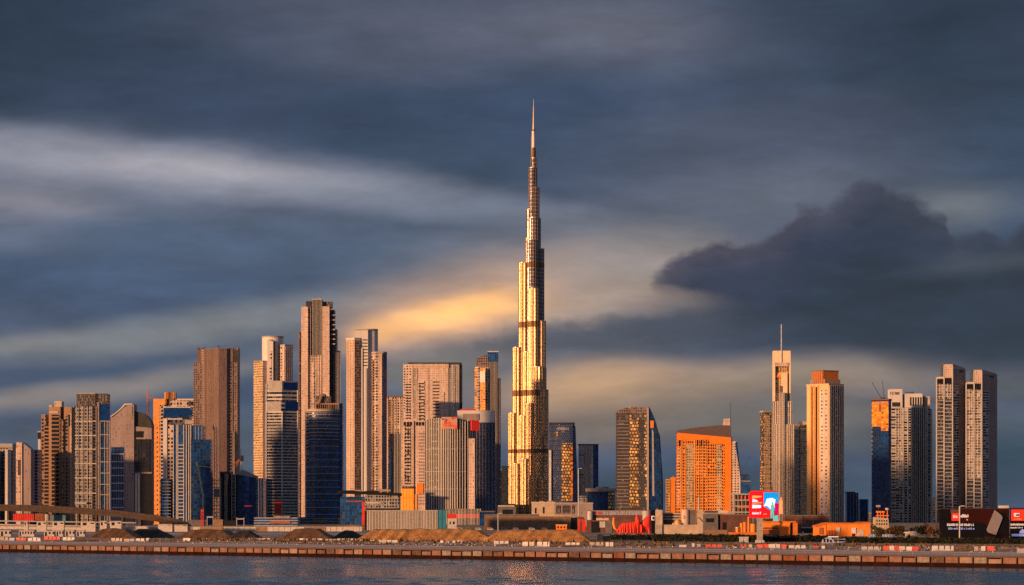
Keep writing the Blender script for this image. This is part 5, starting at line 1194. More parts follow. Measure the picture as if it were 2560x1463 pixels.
for k in range(5): t.front('opening', 1661 + k * 4, 1663 + k * 4, 1301, 1309, 'dark_recess', 6, .2)
cx = t.lx(1694, 4); zz = t.lz(1309); rr = t.m(8.5); v = []; f = []
for j in range(7):
    for i in range(18): a = j * math.pi / 13; v.append((cx + rr * math.cos(a) * math.cos(i * math.pi / 9), 4 + rr * math.cos(a) * math.sin(i * math.pi / 9), zz + 1.25 * rr * math.sin(a)))
for j in range(6):
    for i in range(18): f.append((j * 18 + i, j * 18 + (i + 1) % 18, (j + 1) * 18 + (i + 1) % 18, (j + 1) * 18 + i))
f.append(tuple(6 * 18 + i for i in range(18))); meshobj('dome', v, f, 'dome_gold', t.e, [tuple((0, 0) for _ in q) for q in f], True)
t.cyl('dome_base', 1681, 1707, 1308, 1313, 'tan_wall', 4, 20); t.cyl('round_tower', 1704, 1724, 1274, 1312, 'pink_wall', 5, 20); t.box('dark_tower', 1724, 1741, 1275, 1312, 'concrete_dark', 3, 9); t.box('stair_tower', 1742, 1757, 1274, 1313, 'beige_block', 1, 7); t.box('stair_tower_top', 1744, 1748, 1243, 1276, 'pink_wall', 3, 5)
for k in range(4): t.front('opening', 1746 + k * 3, 1747.6 + k * 3, 1292 + k * 3, 1296 + k * 3, 'dark_recess', 1, .2)
t.roof(1638, 1656, 1275, 0, 4, 2, 'plant_tan', 3); t.box('roof_slab', 1760, 1820, 1277, 1282, 'slab_white', 10, 22)
t = T('maroon_hall', 'dark maroon low hall behind the hedge left of the digital billboard', 'building', 1750, 1815)
t.box('wall', 1757, 1795, 1284, None, 'concrete_dark', 0, 16); t.box('wall', 1795, 1880, 1288, None, 'maroon_wall', 1.5, 18); t.box('roof_band', 1758, 1830, 1279.6, 1284.4, 'slab_grey', -.6, 14); t.front('door', 1806, 1816, 1306, None, 'dark_recess', 1.5, .2); t.front('window', 1765, 1785, 1296, 1306, 'dark_recess', 0, .2); t.box('coping', 1794, 1881, 1285.6, 1288.4, 'concrete_dark', 1, 18)
t = T('red_mound', 'low red tarpaulin-covered heap in front of the dark maroon hall', 'heap', 1300, 1790)
v = []; f = []; n = 22
for i in range(n + 1):
    for j in range(7):
        fx = i / n; px = 1762 + 56 * fx; hh = (math.sin(math.pi * fx) ** .6 * 1.6 + .5 * math.sin(fx * 17) * math.sin(math.pi * fx)) * math.sin(math.pi * j / 6)
        v.append((t.lx(px), -2 + j * .9, .75 + max(0, hh)))
for i in range(n):
    for j in range(6): f.append((i * 7 + j, (i + 1) * 7 + j, (i + 1) * 7 + j + 1, i * 7 + j + 1))
meshobj('tarpaulin', v, f, 'red_paint', t.e, [tuple((0, 0) for _ in q) for q in f], True); t.box('pallet', 1762, 1818, 1325, None, 'brown_wallboard', -1, 2)

# orange sheds and the digital billboard
t = T('orange_shed', 'bright orange low shed behind the digital billboard pole', 'shed', 1500, 1930)
t.box('wall', 1905, 1976, 1306, None, 'orange_shed', 0, 14); t.box('end_wall', 1976, 1994, 1304, None, 'orange_shed_dark', 1.2, 14); t.box('roof_edge', 1903, 1990, 1303, 1306.6, 'orange_shed_dark', -.5, 14); t.front('dark_opening', 1908, 1946, 1319, 1322, 'dark_recess', 0, .2); t.front('rust_base', 1905, 1948, 1324, None, 'scaffold_rust', 0, .3); t.front('plain_panel', 1949, 1974, 1311, None, 'orange_frame', 0, .4)
t = T('orange_silo_block', 'cluster of orange round tanks left of the digital billboard pole', 'tank block', 1480, 1864)
for a, b_, y in ((1850, 1858, 1308), (1858, 1866, 1306), (1869, 1874, 1292), (1876, 1890, 1310)): t.cyl('tank', a, b_, y, None, 'orange_shed', 2, 14)
t.cyl('tank', 1839, 1848, 1320, None, 'orange_shed', 1, 14); t.cyl('tank_cap', 1838.6, 1848.4, 1318, 1320.3, 'cabin_white', 1, 14); t.box('plinth', 1820, 1892, 1331, None, 'orange_shed_dark', -1, 6)
t = T('orange_warehouse', 'long orange warehouse with white doors right of the gold tower foot', 'warehouse', 1450, 2108)
t.fill('wall', [(2041, 1352), (2176, 1352), (2176, 1308), (2130, 1309), (2064, 1308), (2041, 1316)], 0, 16, 'orange_shed'); t.fill('roof_edge', [(2039, 1317.5), (2064, 1310.2), (2130, 1311.2), (2178, 1309.4), (2178, 1306), (2130, 1307.6), (2064, 1306.4), (2039, 1314)], -.7, 16, 'orange_shed_dark'); t.box('rear_roof', 2138, 2174, 1304.6, 1308, 'scaffold_rust', 3, 12)
t.front('white_door', 2143, 2159, 1324, None, 'beige_plastic', 0, .3); t.front('white_door', 2129, 2140, 1320, 1334, 'white_plastic', 0, .5); t.front('white_flag', 2091, 2100, 1319, 1329, 'white_plastic', 0, .5); t.front('dark_door', 2048, 2058, 1319, 1336, 'scaffold_rust', 0, .3); t.front('joint', 2064, 2065, 1310, None, 'orange_shed_dark', 0, .3); t.front('dark_door', 2130, 2137, 1334.6, None, 'dark_recess', 0, .3)
t.front('yellow_sign', 2104, 2116, 1319.6, 1322, 'dome_gold', 0, .3)
for k in range(7): t.front('fence_bar', 2068 + k * 4, 2069 + k * 4, 1326, None, 'scaffold_rust', 0, .4)
t = T('brown_hall', 'dark brown hall between the two orange sheds', 'building', 1700, 2015)
t.box('wall', 1958, 2072, 1290, None, 'maroon_wall', 0, 14); t.box('roof_edge', 1957, 2073, 1287.4, 1290.4, 'concrete_dark', -.5, 14); t.front('shelter', 2003, 2032, 1318, None, 'dark_recess', 0, .3); t.front('white_band', 2003, 2032, 1318.2, 1320.4, 'cabin_white', 0, .7); t.front('pier', 2031, 2035, 1300, None, 'brown_wallboard', 0, .8); t.front('pale_box', 2005, 2009, 1328, 1333, 'cabin_white', 0, .8); t.front('pier', 2004, 2006, 1290, 1317, 'concrete_dark', 0, .6)

t = T('digital_billboard', 'glowing red and blue digital billboard on one thick grey pole', 'billboard', 1090, 1912)
t.box('pole', 1892, 1907, 1295, None, 'concrete', 1, 3); t.box('pole_collar', 1890, 1909, 1292, 1297, 'slab_grey', .8, 3.2)
MATS_E = {}
def glow(n, col, es): 
    if n not in MATS: plain(n, tuple(v * .5 for v in col), .4, emit=col, es=es, var=.12, scale=.5)
    return n
glow('screen_red', (1, .006, .012), .85); glow('screen_blue', (.0, .28, .75), .75); glow('screen_white', (.75, .9, 1), .75); glow('screen_orange', (1, .32, .1), .8); glow('screen_teal', (.12, .55, .5), .6); glow('screen_crimson', (.5, .0, .09), .7); glow('screen_pale', (.45, .7, 1), .7)
body = t.fill('cabinet', [(1873, 1295), (1925, 1295), (1946, 1292), (1947, 1240), (1946, 1230), (1938, 1227), (1880, 1227), (1873, 1231)], 0, 1.6, 'red_paint')
t.fill('screen', [(1874, 1293), (1880, 1295), (1924, 1294), (1928, 1278), (1909, 1266), (1909, 1230), (1876, 1230)], -.25, .1, 'screen_red', body)
t.fill('screen', [(1909.3, 1266), (1928, 1277), (1946, 1277), (1946.6, 1236), (1945, 1231), (1909.3, 1231)], -.24, .1, 'screen_blue', body)
t.fill('picture', [(1880, 1247), (1904, 1243), (1905, 1240), (1881, 1239)], -.4, .0, 'screen_orange', body); t.fill('picture', [(1881, 1256), (1896, 1255), (1892, 1250), (1881, 1247.5)], -.4, 0, 'screen_pale', body); t.fill('picture', [(1880.5, 1271), (1902, 1270), (1903, 1263), (1881, 1262)], -.4, 0, 'screen_white', body); t.fill('picture', [(1880, 1260), (1905, 1258), (1905, 1255.6), (1881, 1258)], -.42, 0, 'screen_orange', body)
t.fill('picture', [(1909, 1266), (1918, 1265), (1926, 1273), (1938, 1268), (1941, 1250), (1930, 1245), (1917, 1247), (1914, 1257)], -.41, 0, 'screen_white', body)
t.glyphs('lettering', 1880, 1904, 1280, 1286, 6, 'screen_white', -.25, .2, 33, body); t.glyphs('lettering', 1908, 1917, 1284, 1287, 2, 'screen_orange', -.25, .2, 34, body)
def cutout(n, x, y0, y1, w, mat, d):
    t.fill(n, [(x - w * .5, y1), (x - w * .1, y1), (x, (y0 + y1) / 2 + 4), (x + w * .1, y1), (x + w * .5, y1), (x + w * .42, y0 + (y1 - y0) * .45), (x + w * .5, y0 + (y1 - y0) * .22), (x + w * .16, y0 + (y1 - y0) * .17), (x + w * .2, y0 + 2), (x, y0), (x - w * .2, y0 + 2), (x - w * .16, y0 + (y1 - y0) * .17), (x - w * .5, y0 + (y1 - y0) * .22), (x - w * .42, y0 + (y1 - y0) * .45)], d, d + .3, mat, body)
cutout('cutout_figure', 1931, 1255, 1296, 9, 'screen_teal', -.8); cutout('cutout_figure', 1942, 1246, 1304, 11, 'screen_crimson', -.9); cutout('cutout_figure', 1952.5, 1243, 1285, 8, 'screen_orange', -.85); t.fill('cutout_hat', [(1938, 1258), (1946, 1258), (1946, 1250), (1944, 1246), (1939, 1248)], -1.1, -.6, 'screen_blue', body)
t.fill('cutout_boots', [(1934, 1303), (1946, 1303), (1945, 1288), (1936, 1290)], -1.1, -.7, 'screen_teal', body)
t.box('foot', 1888, 1911, 1351, None, 'cabin_white', .5, 3.6)

# ornate little block
t = T('tiered_building', 'small pale tiered building with open gold tower at the foot of the black glass tower', 'building', 1950, 2203)
t.fill('wall', [(2186, 1340), (2224, 1340), (2221, 1296), (2187, 1293)], 0, 10, 'beige_block')
for r_ in range(2):
    for k in range(5): t.front('window', 2191 + k * 6, 2193.6 + k * 6, 1300 + r_ * 8, 1304.6 + r_ * 8, 'dark_recess', 0, .2)
for px in (2193, 2200, 2207, 2217): t.box('gold_column', px, px + 2.4, 1280, 1296, 'orange_frame', 1, 3)
t.box('gold_deck', 2190, 2212, 1278, 1282, 'orange_frame', .4, 4); t.box('gold_deck', 2190, 2222, 1288, 1290.6, 'orange_frame', .4, 4); t.cyl('lantern', 2213, 2223, 1270, 1275, 'tan_wall', 3, 12); t.box('lantern_post', 2217, 2219, 1275, 1282, 'orange_frame', 2, 3); t.box('round_sign', 2190, 2201, 1263, 1268, 'plant_tan', 4, 6); t.box('sign_post', 2195, 2196.4, 1268, 1280, 'steel_dark', 4.4, 5.4)

# advertising hoardings at the right edge
t = T('advert_hoarding', 'huge dark maroon advertising hoarding with a tilted grey slab picture', 'hoarding', 1250, 2436)
t.box('board', 2348, 2523, 1272.5, None, 'hoard_maroon', 0, 2.5); t.front('dark_panel', 2349, 2376, 1274, None, 'hoard_dark', 0, .25); t.front('dark_panel', 2376, 2456, 1306, None, 'hoard_dark', 0, .25); t.fill('dark_sweep', [(2456, 1340), (2524, 1340), (2522, 1302), (2512, 1282), (2496, 1280), (2490, 1318), (2474, 1316), (2456, 1308)], -.2, .3, 'hoard_dark')
t.front('red_panel', 2376, 2398, 1274, 1284, 'maroon_wall', 0, .2); t.front('red_square', 2379, 2397, 1284, 1302, 'red_sign', 0, .45); t.glyphs('lettering', 2382, 2394, 1288, 1295, 2, 'sign_white', 0, .8, 41); t.glyphs('lettering', 2401, 2423, 1286, 1294, 5, 'sign_white', 0, .5, 42)
t.glyphs('lettering', 2367, 2436, 1309, 1315, 16, 'sign_white', 0, .6, 43); t.glyphs('lettering', 2370, 2436, 1319, 1324, 15, 'sign_blue', 0, .6, 44)
t.fill('grey_slab', [(2467, 1324), (2470, 1331), (2490, 1338), (2507, 1294), (2502, 1287), (2487, 1275)], -1.0, -.2, 'tilt_grey'); t.box('frame', 2347, 2524, 1270.6, 1272.8, 'steel_dark', -.4, 2.8); t.box('rear_roof', 2496, 2522, 1264, 1271, 'slab_white', 3, 10)
t.glyphs('lettering', 2416, 2420, 1298, 1301, 1, 'screen_orange', 0, .4, 4)
t = T('advert_hoarding', 'dark advertising hoarding with red square emblem cut by the right picture edge', 'hoarding', 1230, 2560)
t.box('board', 2525, 2660, 1272, None, 'hoard_dark', 0, 2.5); t.front('red_square', 2528, 2566, 1274, 1302, 'red_sign', 0, .3); t.fill('emblem', [(2536, 1292), (2548, 1292), (2549, 1283), (2535, 1283)], -.8, -.3, 'sign_white'); t.glyphs('emblem_mark', 2538, 2546, 1285, 1290, 2, 'hoard_dark', 0, 1.1, 5); t.glyphs('lettering', 2534, 2554, 1296, 1299.6, 5, 'dome_gold', 0, .6, 6)
t.glyphs('lettering', 2526, 2560, 1309, 1314, 7, 'sign_white', 0, .4, 8); t.glyphs('lettering', 2526, 2558, 1317.6, 1321, 9, 'sign_white', 0, .4, 9); t.front('blue_panel', 2529, 2562, 1335, 1341, 'sign_blue', 0, .3); t.fill('blue_figure', [(2548, 1334), (2562, 1334), (2562, 1325), (2556, 1323), (2550, 1328)], -.4, -.1, 'sign_blue'); t.box('frame', 2524, 2660, 1269.6, 1272.2, 'steel_dark', -.4, 2.8)

t = T('site_wall', 'long low pale site wall below the dark blue towers left of centre', 'wall', 1900, 700)
t.box('wall', 474, 905, 1317, None, 'concrete_pale', 0, .4); t.fins('post', 474, 0, 905, 0, 30, 1316, None, .8, 'concrete', .15)
for a, b_ in ((500, 560), (640, 668), (760, 815)): t.front('stain_panel', a, b_, 1317.6, None, 'brown_wallboard', 0, .1)
# ---------------------------------------------------------------- earth heaps, hedges, trees, barriers
def heap_mat(name, a, b_):
    m, k, b = newmat(name); tcn = k.n.new('ShaderNodeTexCoord'); O = tcn.outputs['Object']
    nz = k.noise(k.mapping(O, rot=(0, R(30), 0), scale=(.25, .25, .9)), 1, 6, .65)
    k.link(k.mix(k.ramp(nz, .35, .65), a, b_), b.inputs['Base Color']); b.inputs['Roughness'].default_value = .95
    bm = k.n.new('ShaderNodeBump'); bm.inputs['Strength'].default_value = .8; bm.inputs['Distance'].default_value = .6
    k.link(k.noise(O, .8, 6, .7), bm.inputs['Height']); k.link(bm.outputs[0], b.inputs['Normal'])
heap_mat('sand_heap', (.36, .15, .035), (.58, .27, .075)); heap_mat('earth_brown', (.11, .05, .02), (.19, .09, .035)); heap_mat('earth_dark', (.018, .013, .009), (.045, .03, .02))
def heap(label, x0, x1, ytop, ybase, mat, peaks, dep=40, name='earth_heap', cat='earth heap', group=None):
    """peaks: (column, height fraction, slope) tipped loads that run together"""
    Y = yof(ybase); o = bpy.data.objects.new(name, None); w = X(x1, Y) - X(x0, Y); cx = (X(x0, Y) + X(x1, Y)) / 2; H = (ybase - ytop) * Y / FP
    nx = max(24, int(w / .7)); ny = max(14, int(dep / 1.1)); v = []; f = []
    pk = [(X(p, Y) - cx, h) for p, h, sl in peaks]
    for j in range(ny + 1):
        for i in range(nx + 1):
            x = -w / 2 + w * i / nx; y = dep * j / ny
            crest = H * max(.72, max(h - .012 * abs(x - a) for a, h in pk)) + .35 * mnoise.noise(Vector((x * .12 + cx, 7, 0)))
            e = min(x + w / 2, w / 2 - x) + 1.2 * mnoise.noise(Vector((y * .2, cx, 1)))
            # tipped loads leave slanting spurs and gullies down the face
            sx = x - .55 * y; spur = abs(mnoise.noise(Vector((sx * .17 + cx, y * .03, 3)))) * 2.6 + abs(mnoise.noise(Vector((sx * .5 + cx, y * .05, 8)))) * .7
            face = .62 * (y - spur); back = .62 * (dep - y)
            z = min(crest, face, .62 * e, back) + .16 * mnoise.fractal(Vector((x * .5 + cx, y * .5, 0)), 1.0, 2.0, 4)
            v.append((x, y, max(-.3, z) if 0 < i < nx and 0 < j < ny else -.3))
    for j in range(ny):
        for i in range(nx): f.append((j * (nx + 1) + i, j * (nx + 1) + i + 1, (j + 1) * (nx + 1) + i + 1, (j + 1) * (nx + 1) + i))
    o = meshobj(name, v, f, mat, None, None, True, (cx, Y, GZ)); tag(o, label, cat, group); return o
GH = 'earth and sand heaps'
heap('brown earth heap beside the white cabins on the left', 208, 345, 1322, 1348, 'earth_brown', [(240, .9, .5), (268, 1, .45), (300, 1, .5), (322, .95, .5)], 34, group=GH)
heap('black flat-topped heap right of the brown earth heap', 300, 425, 1322, 1347, 'earth_dark', [(320, .95, .5), (345, 1, .4), (370, 1, .4), (390, 1, .55)], 26, group=GH)
heap('dark earth heap in front of the dark blue glass tower foot', 432, 590, 1324, 1348, 'earth_brown', [(470, .95, .45), (500, 1, .4), (530, .95, .4), (555, .8, .5)], 34, group=GH)
heap('black heap right of the dark earth heap', 560, 652, 1327, 1349, 'earth_dark', [(590, .9, .5), (612, 1, .45), (630, .9, .5)], 24, group=GH)
heap('low orange-brown heap below the rounded blue tower', 690, 832, 1322, 1350, 'earth_brown', [(725, .95, .35), (760, 1, .3), (795, 1, .35), (815, .9, .5)], 40, group=GH)
heap('black netted heap left of the big sand heap', 822, 910, 1326, 1349, 'earth_dark', [(840, .95, .4), (865, 1, .3), (890, 1, .45)], 26, group=GH)
heap('big golden sand heap in front of the ribbed shed', 884, 1240, 1323, 1353, 'sand_heap', [(925, 1, .52), (960, .96, .55), (1002, .97, .52), (1045, 1, .5), (1088, .98, .52), (1122, 1.03, .5), (1160, .98, .52), (1185, .9, .5)], 44, 'sand_heap', 'sand heap', GH)
heap('second golden sand heap in front of the boarded wall', 1205, 1485, 1325, 1355, 'sand_heap', [(1235, .75, .5), (1290, .98, .5), (1330, 1, .45), (1380, 1.02, .4), (1425, 1, .5), (1445, .8, .5)], 44, 'sand_heap', 'sand heap', GH)

def leaves(n, pts, size, mat, parent=None, loc=None):
    v = []; f = []
    for (x, y, z) in pts:
        s = size * random.uniform(.6, 1.4); a = Vector((random.gauss(0, 1), random.gauss(0, 1), random.gauss(0, 1))).normalized(); b_ = a.orthogonal().normalized() * s; c = a.cross(b_).normalized() * s * .7
        p = Vector((x, y, z)); k = len(v); v += [tuple(p + b_), tuple(p + c), tuple(p - b_), tuple(p - c)]; f.append((k, k + 1, k + 2, k + 3))
    return meshobj(n, v, f, mat, parent, None, False, loc)
def hedge(label, x0, x1, ytop, ybase, cnt, mat='leaf_dark', ybase2=None):
    Y = yof(ybase); Y2 = yof(ybase2 or ybase); a = X(x0, Y); b_ = X(x1, Y2); h = (ybase - ytop) * Y / FP; pts = []
    for i in range(cnt):
        f = random.random(); x = a + (b_ - a) * f; yc = Y + (Y2 - Y) * f; d = random.uniform(-1.8, 1.8); hh = h * (.80 + .2 * mnoise.noise(Vector((x * .33, 0, 5))) + .14 * mnoise.noise(Vector((x * 1.1, 3, 5))))
        pts.append((x - a, yc + d - Y, random.uniform(0, 1) ** .8 * hh * math.sqrt(max(.1, 1 - (d / 2.4) ** 2))))
    o = leaves('hedge', pts, .42, mat, None, (a, Y, GZ)); tag(o, label, 'hedge', 'dark clipped hedges behind the shore road')
hedge('dark hedge in front of the red animal sculpture', 1525, 1640, 1334, 1350, 5200); hedge('long dark hedge in front of the beige domed building', 1628, 1890, 1331, 1353, 12500, ybase2=1356)
hedge('dark uneven hedge between the billboard pole and orange warehouse', 1907, 2082, 1335, 1355, 8500); hedge('long dark hedge below the advertising hoardings', 2100, 2620, 1340, 1357, 24000, ybase2=1361)
def tree(label, px, ytop, ybase, wpx, mat, name='tree'):
    Y = 1190.0; e = bpy.data.objects.new(name, None); COL.objects.link(e); e.location = (X(px, Y), Y, GZ); tag(e, label, 'tree', 'trees along the hedge'); H = Z(ytop, Y) - GZ; w = wpx * Y / FP / 2
    g = G().bar((0, 0, -.2), (.15, 0, H * .45), .28, 6); 
    for k in range(5): a = k * 1.3; g.bar((.15, 0, H * .4), (w * .6 * math.cos(a), w * .5 * math.sin(a), H * (.62 + .06 * k)), .12, 5)
    g.obj('trunk', 'bark', e); pts = []
    cl = [(random.uniform(-.7, .7) * w, random.uniform(-.6, .6) * w, H * random.uniform(.42, .86), random.uniform(.3, .5) * w) for _ in range(11)]
    for (x, y, z, r) in cl:
        for _ in range(95): q = Vector((random.gauss(0, 1), random.gauss(0, 1), random.gauss(0, .8))).normalized() * r * random.uniform(.5, 1.05); pts.append((x + q.x, y + q.y, max(.5, min(H, z + q.z))))
    leaves('crown', pts, .34, mat, e)
for (px, yt, w, mt, lab) in ((2196, 1311, 40, 'leaf_olive', 'olive tree below the tiered little building'), (2225, 1316, 32, 'leaf_brown', 'brownish tree at the foot of the white-finned tower'), (2250, 1314, 34, 'leaf_olive', 'olive tree at the middle of the tree row'), (2276, 1318, 30, 'leaf_dark', 'dark low tree in the tree row'), (2300, 1313, 26, 'leaf_dark', 'dark upright tree left of the big autumn-brown tree'), (2330, 1308, 46, 'leaf_brown', 'big autumn-brown tree beside the maroon hoarding')):
    tree(lab, px, yt, 1345, w, mt)
t = T('low_shed', 'small pale shed among the brown trees', 'shed', 1160, 2278); t.box('wall', 2263, 2292, 1332, None, 'beige_plastic', 0, 4); t.fill('roof', [(2262, 1333), (2293, 1333), (2290, 1328), (2265, 1330)], -.5, 4.5, 'white_plastic'); t.front('door', 2270, 2275, 1336, None, 'dark_recess', 0, .1)
for x0, x1, lab in ((2170, 2188, 'blue-grey site fence panel right of the orange warehouse'), (2206, 2236, 'blue-grey site fence panel under the brownish tree')):
    t = T('fence_panel', lab, 'fence', 1150, (x0 + x1) / 2, 'blue-grey site fence panels'); t.box('sheet', x0, x1, 1336, None, 'tarp_blue', 0, .2); t.fins('post', x0, 0, x1, 0, 4, 1335, None, .6, 'steel_dark', .12)

# letters-like tarpaulin stack, cabins on the promenade side
def barrier(label, x0, x1, ybase, hpx, mat, name='barrier', group='barriers along the promenade', cat='barrier'):
    Y = yof(ybase); e = bpy.data.objects.new(name, None); COL.objects.link(e); cx = (x0 + x1) / 2; e.location = (X(cx, Y), Y, GZ); e.rotation_euler = (0, 0, random.uniform(-.25, .05)); tag(e, label, cat, group)
    L = (x1 - x0) * Y / FP; h = hpx * Y / FP
    prof = [(-.45, 0), (-.45, h * .18), (-.2, h * .42), (-.14, h), (.14, h), (.2, h * .42), (.45, h * .18), (.45, 0)]
    v = [(-L / 2, y, z) for y, z in prof] + [(L / 2, y, z) for y, z in prof]; n = 8
    f = [(i, (i + 1) % n, n + (i + 1) % n, n + i) for i in range(n)] + [tuple(reversed(range(n))), tuple(range(n, 2 * n))]
    meshobj('body', v, [tuple(reversed(q)) for q in f], mat, e, [tuple((0, 0) for _ in q) for q in f])
    G().box(-L / 2 + .1, L / 2 - .1, -.5, .5, .05, .2).obj('foot_strip', 'concrete_dark', e)
    if L > 4: 
        for k in range(int(L // 2)): G().box(-L / 2 + k * 2 + 1.9, -L / 2 + k * 2 + 2.0, -.47, .47, .25, h + .04).obj('joint', 'plant_grey', e)
    return e
def site_box(label, x0, x1, ybase, hpx, mat): return barrier(label, x0, x1, ybase, hpx, mat)
BL = [ # x0, x1, base row, height px, material, label
 (0, 22, 1352, 9, 'beige_plastic', 'beige barrier at the left picture edge'), (23, 37, 1352.5, 8, 'tarp_blue', 'short blue-grey barrier near the left picture edge'), (40, 66, 1352, 8, 'red_plastic', 'red barrier left of the flat white tent roof'),
 (70, 104, 1354, 9, 'white_plastic', 'long white barrier left of the orange-red barrier stack'), (110, 152, 1351, 9, 'red_plastic', 'orange-red barrier run below the white cabins'), (157, 187, 1352, 9, 'white_plastic', 'white barrier below the brown earth heap end'),
 (278, 306, 1354, 9, 'beige_plastic', 'pale barrier group below the black flat-topped heap'), (310, 324, 1355, 8, 'beige_plastic', 'beige barrier right of the pale barrier group'), (325, 336, 1354, 7, 'tarp_blue', 'small blue-grey barrier under the black heap'), (340, 362, 1354, 8, 'white_plastic', 'white barrier under the right end of the black heap'), (366, 374, 1353, 8, 'white_plastic', 'rounded white barrier left of the brown verge'),
 (458, 476, 1354, 9, 'white_plastic', 'white barrier with a pale post below the dark earth heap'), (516, 526, 1351, 6, 'white_plastic', 'small white barrier on the verge below the dark heap'), (609, 617, 1353, 6, 'white_plastic', 'small round-looking white barrier below the black heap'),
 (620, 652, 1354, 8, 'beige_plastic', 'beige barrier run right of the small round white one'), (654, 682, 1354, 9, 'beige_plastic', 'long beige barrier left of the low orange-brown heap'), (733, 745, 1354, 7, 'tarp_blue', 'light blue barrier under the low orange-brown heap'), (748, 764, 1355, 9, 'white_plastic', 'white barrier right of the light blue one'), (766, 778, 1355.5, 9, 'white_plastic', 'upright white barrier under the orange-brown heap'), (781, 792, 1355, 9, 'beige_plastic', 'first beige barrier right of the upright white one'), (794, 806, 1355, 9, 'white_plastic', 'worn white barrier left of the grey run'), (810, 840, 1356, 9, 'concrete', 'grey concrete barrier run left of the sand heap'), (842, 890, 1355, 9, 'concrete_pale', 'long pale concrete barrier at the left tip of the sand heap'),
 (900, 906, 1357, 8, 'white_plastic', 'first narrow white barrier under the sand heap'), (910, 917, 1357, 7, 'white_plastic', 'second narrow white barrier under the sand heap'), (919, 944, 1357, 7, 'white_plastic', 'long white barrier under the left of the sand heap'), (946, 966, 1359, 10, 'beige_plastic', 'tall cream barrier under the left of the sand heap'), (967, 978, 1359, 9, 'white_plastic', 'square white barrier under the sand heap'), (980, 994, 1359, 9, 'white_plastic', 'stepped white barrier left of the brown patch'),
 (1038, 1046, 1358, 7, 'white_plastic', 'pale barrier right of the brown patch in the sand'), (1052, 1058, 1357, 7, 'tarp_blue', 'small light blue barrier under the sand heap'), (1063, 1068, 1358, 6, 'white_plastic', 'tiny white barrier under the sand heap middle'), (1101, 1108, 1360, 9, 'white_plastic', 'white barrier at the sand heap right half'), (1117, 1123, 1358, 6, 'white_plastic', 'little white barrier in the sand heap right half'), (1131, 1138, 1360, 9, 'white_plastic', 'upright white barrier under the sand heap right half'), (1144, 1149, 1358, 7, 'white_plastic', 'thin white barrier near the heap end'), (1152, 1158, 1358, 7, 'white_plastic', 'thin white barrier at the end of the first sand heap'),
 (1235, 1272, 1362, 10, 'white_plastic', 'long bright white barrier between the two sand heaps'), (1306, 1320, 1366, 12, 'white_plastic', 'first tall white barrier under the second sand heap'), (1321, 1336, 1366, 12, 'beige_plastic', 'cream tall barrier under the second sand heap'), (1343, 1374, 1367, 13, 'white_plastic', 'long tall white barrier under the second sand heap'), (1414, 1449, 1364, 8, 'white_plastic', 'long low white barrier at the second sand heap end'), (1474, 1508, 1365, 10, 'beige_plastic', 'beige barrier right of the second sand heap'), (1514, 1522, 1367, 12, 'white_plastic', 'leaning white barrier below the painted wall'), (1524, 1533, 1367, 12, 'white_plastic', 'second leaning white barrier below the painted wall'), (1536, 1560, 1364, 5, 'concrete_pale', 'low pale kerb block below the red sculpture'),
 (1698, 1716, 1369, 7, 'white_plastic', 'rounded white barrier below the beige domed building'), (1730, 1736, 1368, 10, 'white_plastic', 'narrow white barrier below the beige domed building'), (1743, 1751, 1368, 8, 'tarp_blue', 'narrow light blue barrier right of the narrow white one'), (1764, 1804, 1369, 8, 'red_plastic', 'long red barrier below the dark maroon hall'), (1832, 1840, 1370, 3.5, 'white_plastic', 'low white block left of the billboard pole'), (1851, 1856, 1370, 9, 'red_plastic', 'first red barrier left of the billboard pole'), (1861, 1866, 1370, 9, 'red_plastic', 'second red barrier left of the billboard pole'), (1872, 1880, 1370, 9, 'beige_plastic', 'cream barrier below the billboard screen'), (1893, 1907, 1371, 10, 'red_plastic', 'pinkish red barrier below the billboard pole'), (1908, 1920, 1371, 11, 'red_plastic', 'red barrier right of the billboard pole'), (1921, 1938, 1371, 11, 'white_plastic', 'white barrier right of the billboard pole'), (1940, 1950, 1371, 11, 'white_plastic', 'square white barrier under the bright orange shed'), (1954, 1966, 1371, 10, 'red_plastic', 'red and worn barrier under the bright orange shed'), (1972, 2016, 1372, 9, 'white_plastic', 'long white barrier run below the brown hall'), (2023, 2030, 1372, 8, 'teal_box', 'small teal barrier below the brown hall'), (2032, 2045, 1372, 8, 'red_plastic', 'red barrier right of the small teal one'), (2054, 2062, 1373, 9, 'white_plastic', 'leaning white barrier below the letter tarpaulin'),
 (2154, 2202, 1376, 10, 'tarp_grey', 'long grey tarpaulin-covered barrier below the orange warehouse end'), (2208, 2222, 1377, 13, 'red_plastic', 'red barrier at the right of the grey tarpaulin'), (2223, 2235, 1377, 13, 'white_plastic', 'white barrier between two red ones'), (2236, 2246, 1377, 13, 'red_plastic', 'second red barrier in the red and white row'), (2247, 2262, 1377, 12, 'beige_plastic', 'cream barrier in the red and white row'), (2266, 2280, 1378, 12, 'white_plastic', 'white barrier left of the last red one'), (2281, 2295, 1378, 12, 'red_plastic', 'last red barrier in the red and white row'), (2330, 2384, 1378, 14, 'white_plastic', 'long white graffiti-marked barrier wall below the hoarding'), (2436, 2445, 1378, 12, 'beige_plastic', 'pinkish cream barrier below the tilted slab picture'), (2453, 2463, 1378, 13, 'white_plastic', 'white barrier below the tilted slab picture'), (2468, 2485, 1378, 13, 'red_plastic', 'orange-red barrier near the right picture edge'), (2543, 2562, 1384, 13, 'tarp_grey', 'grey barrier at the right picture edge')]
for x0, x1, yb, h, mt, lab in BL: barrier(lab, x0, x1, yb, h * .95, mt)
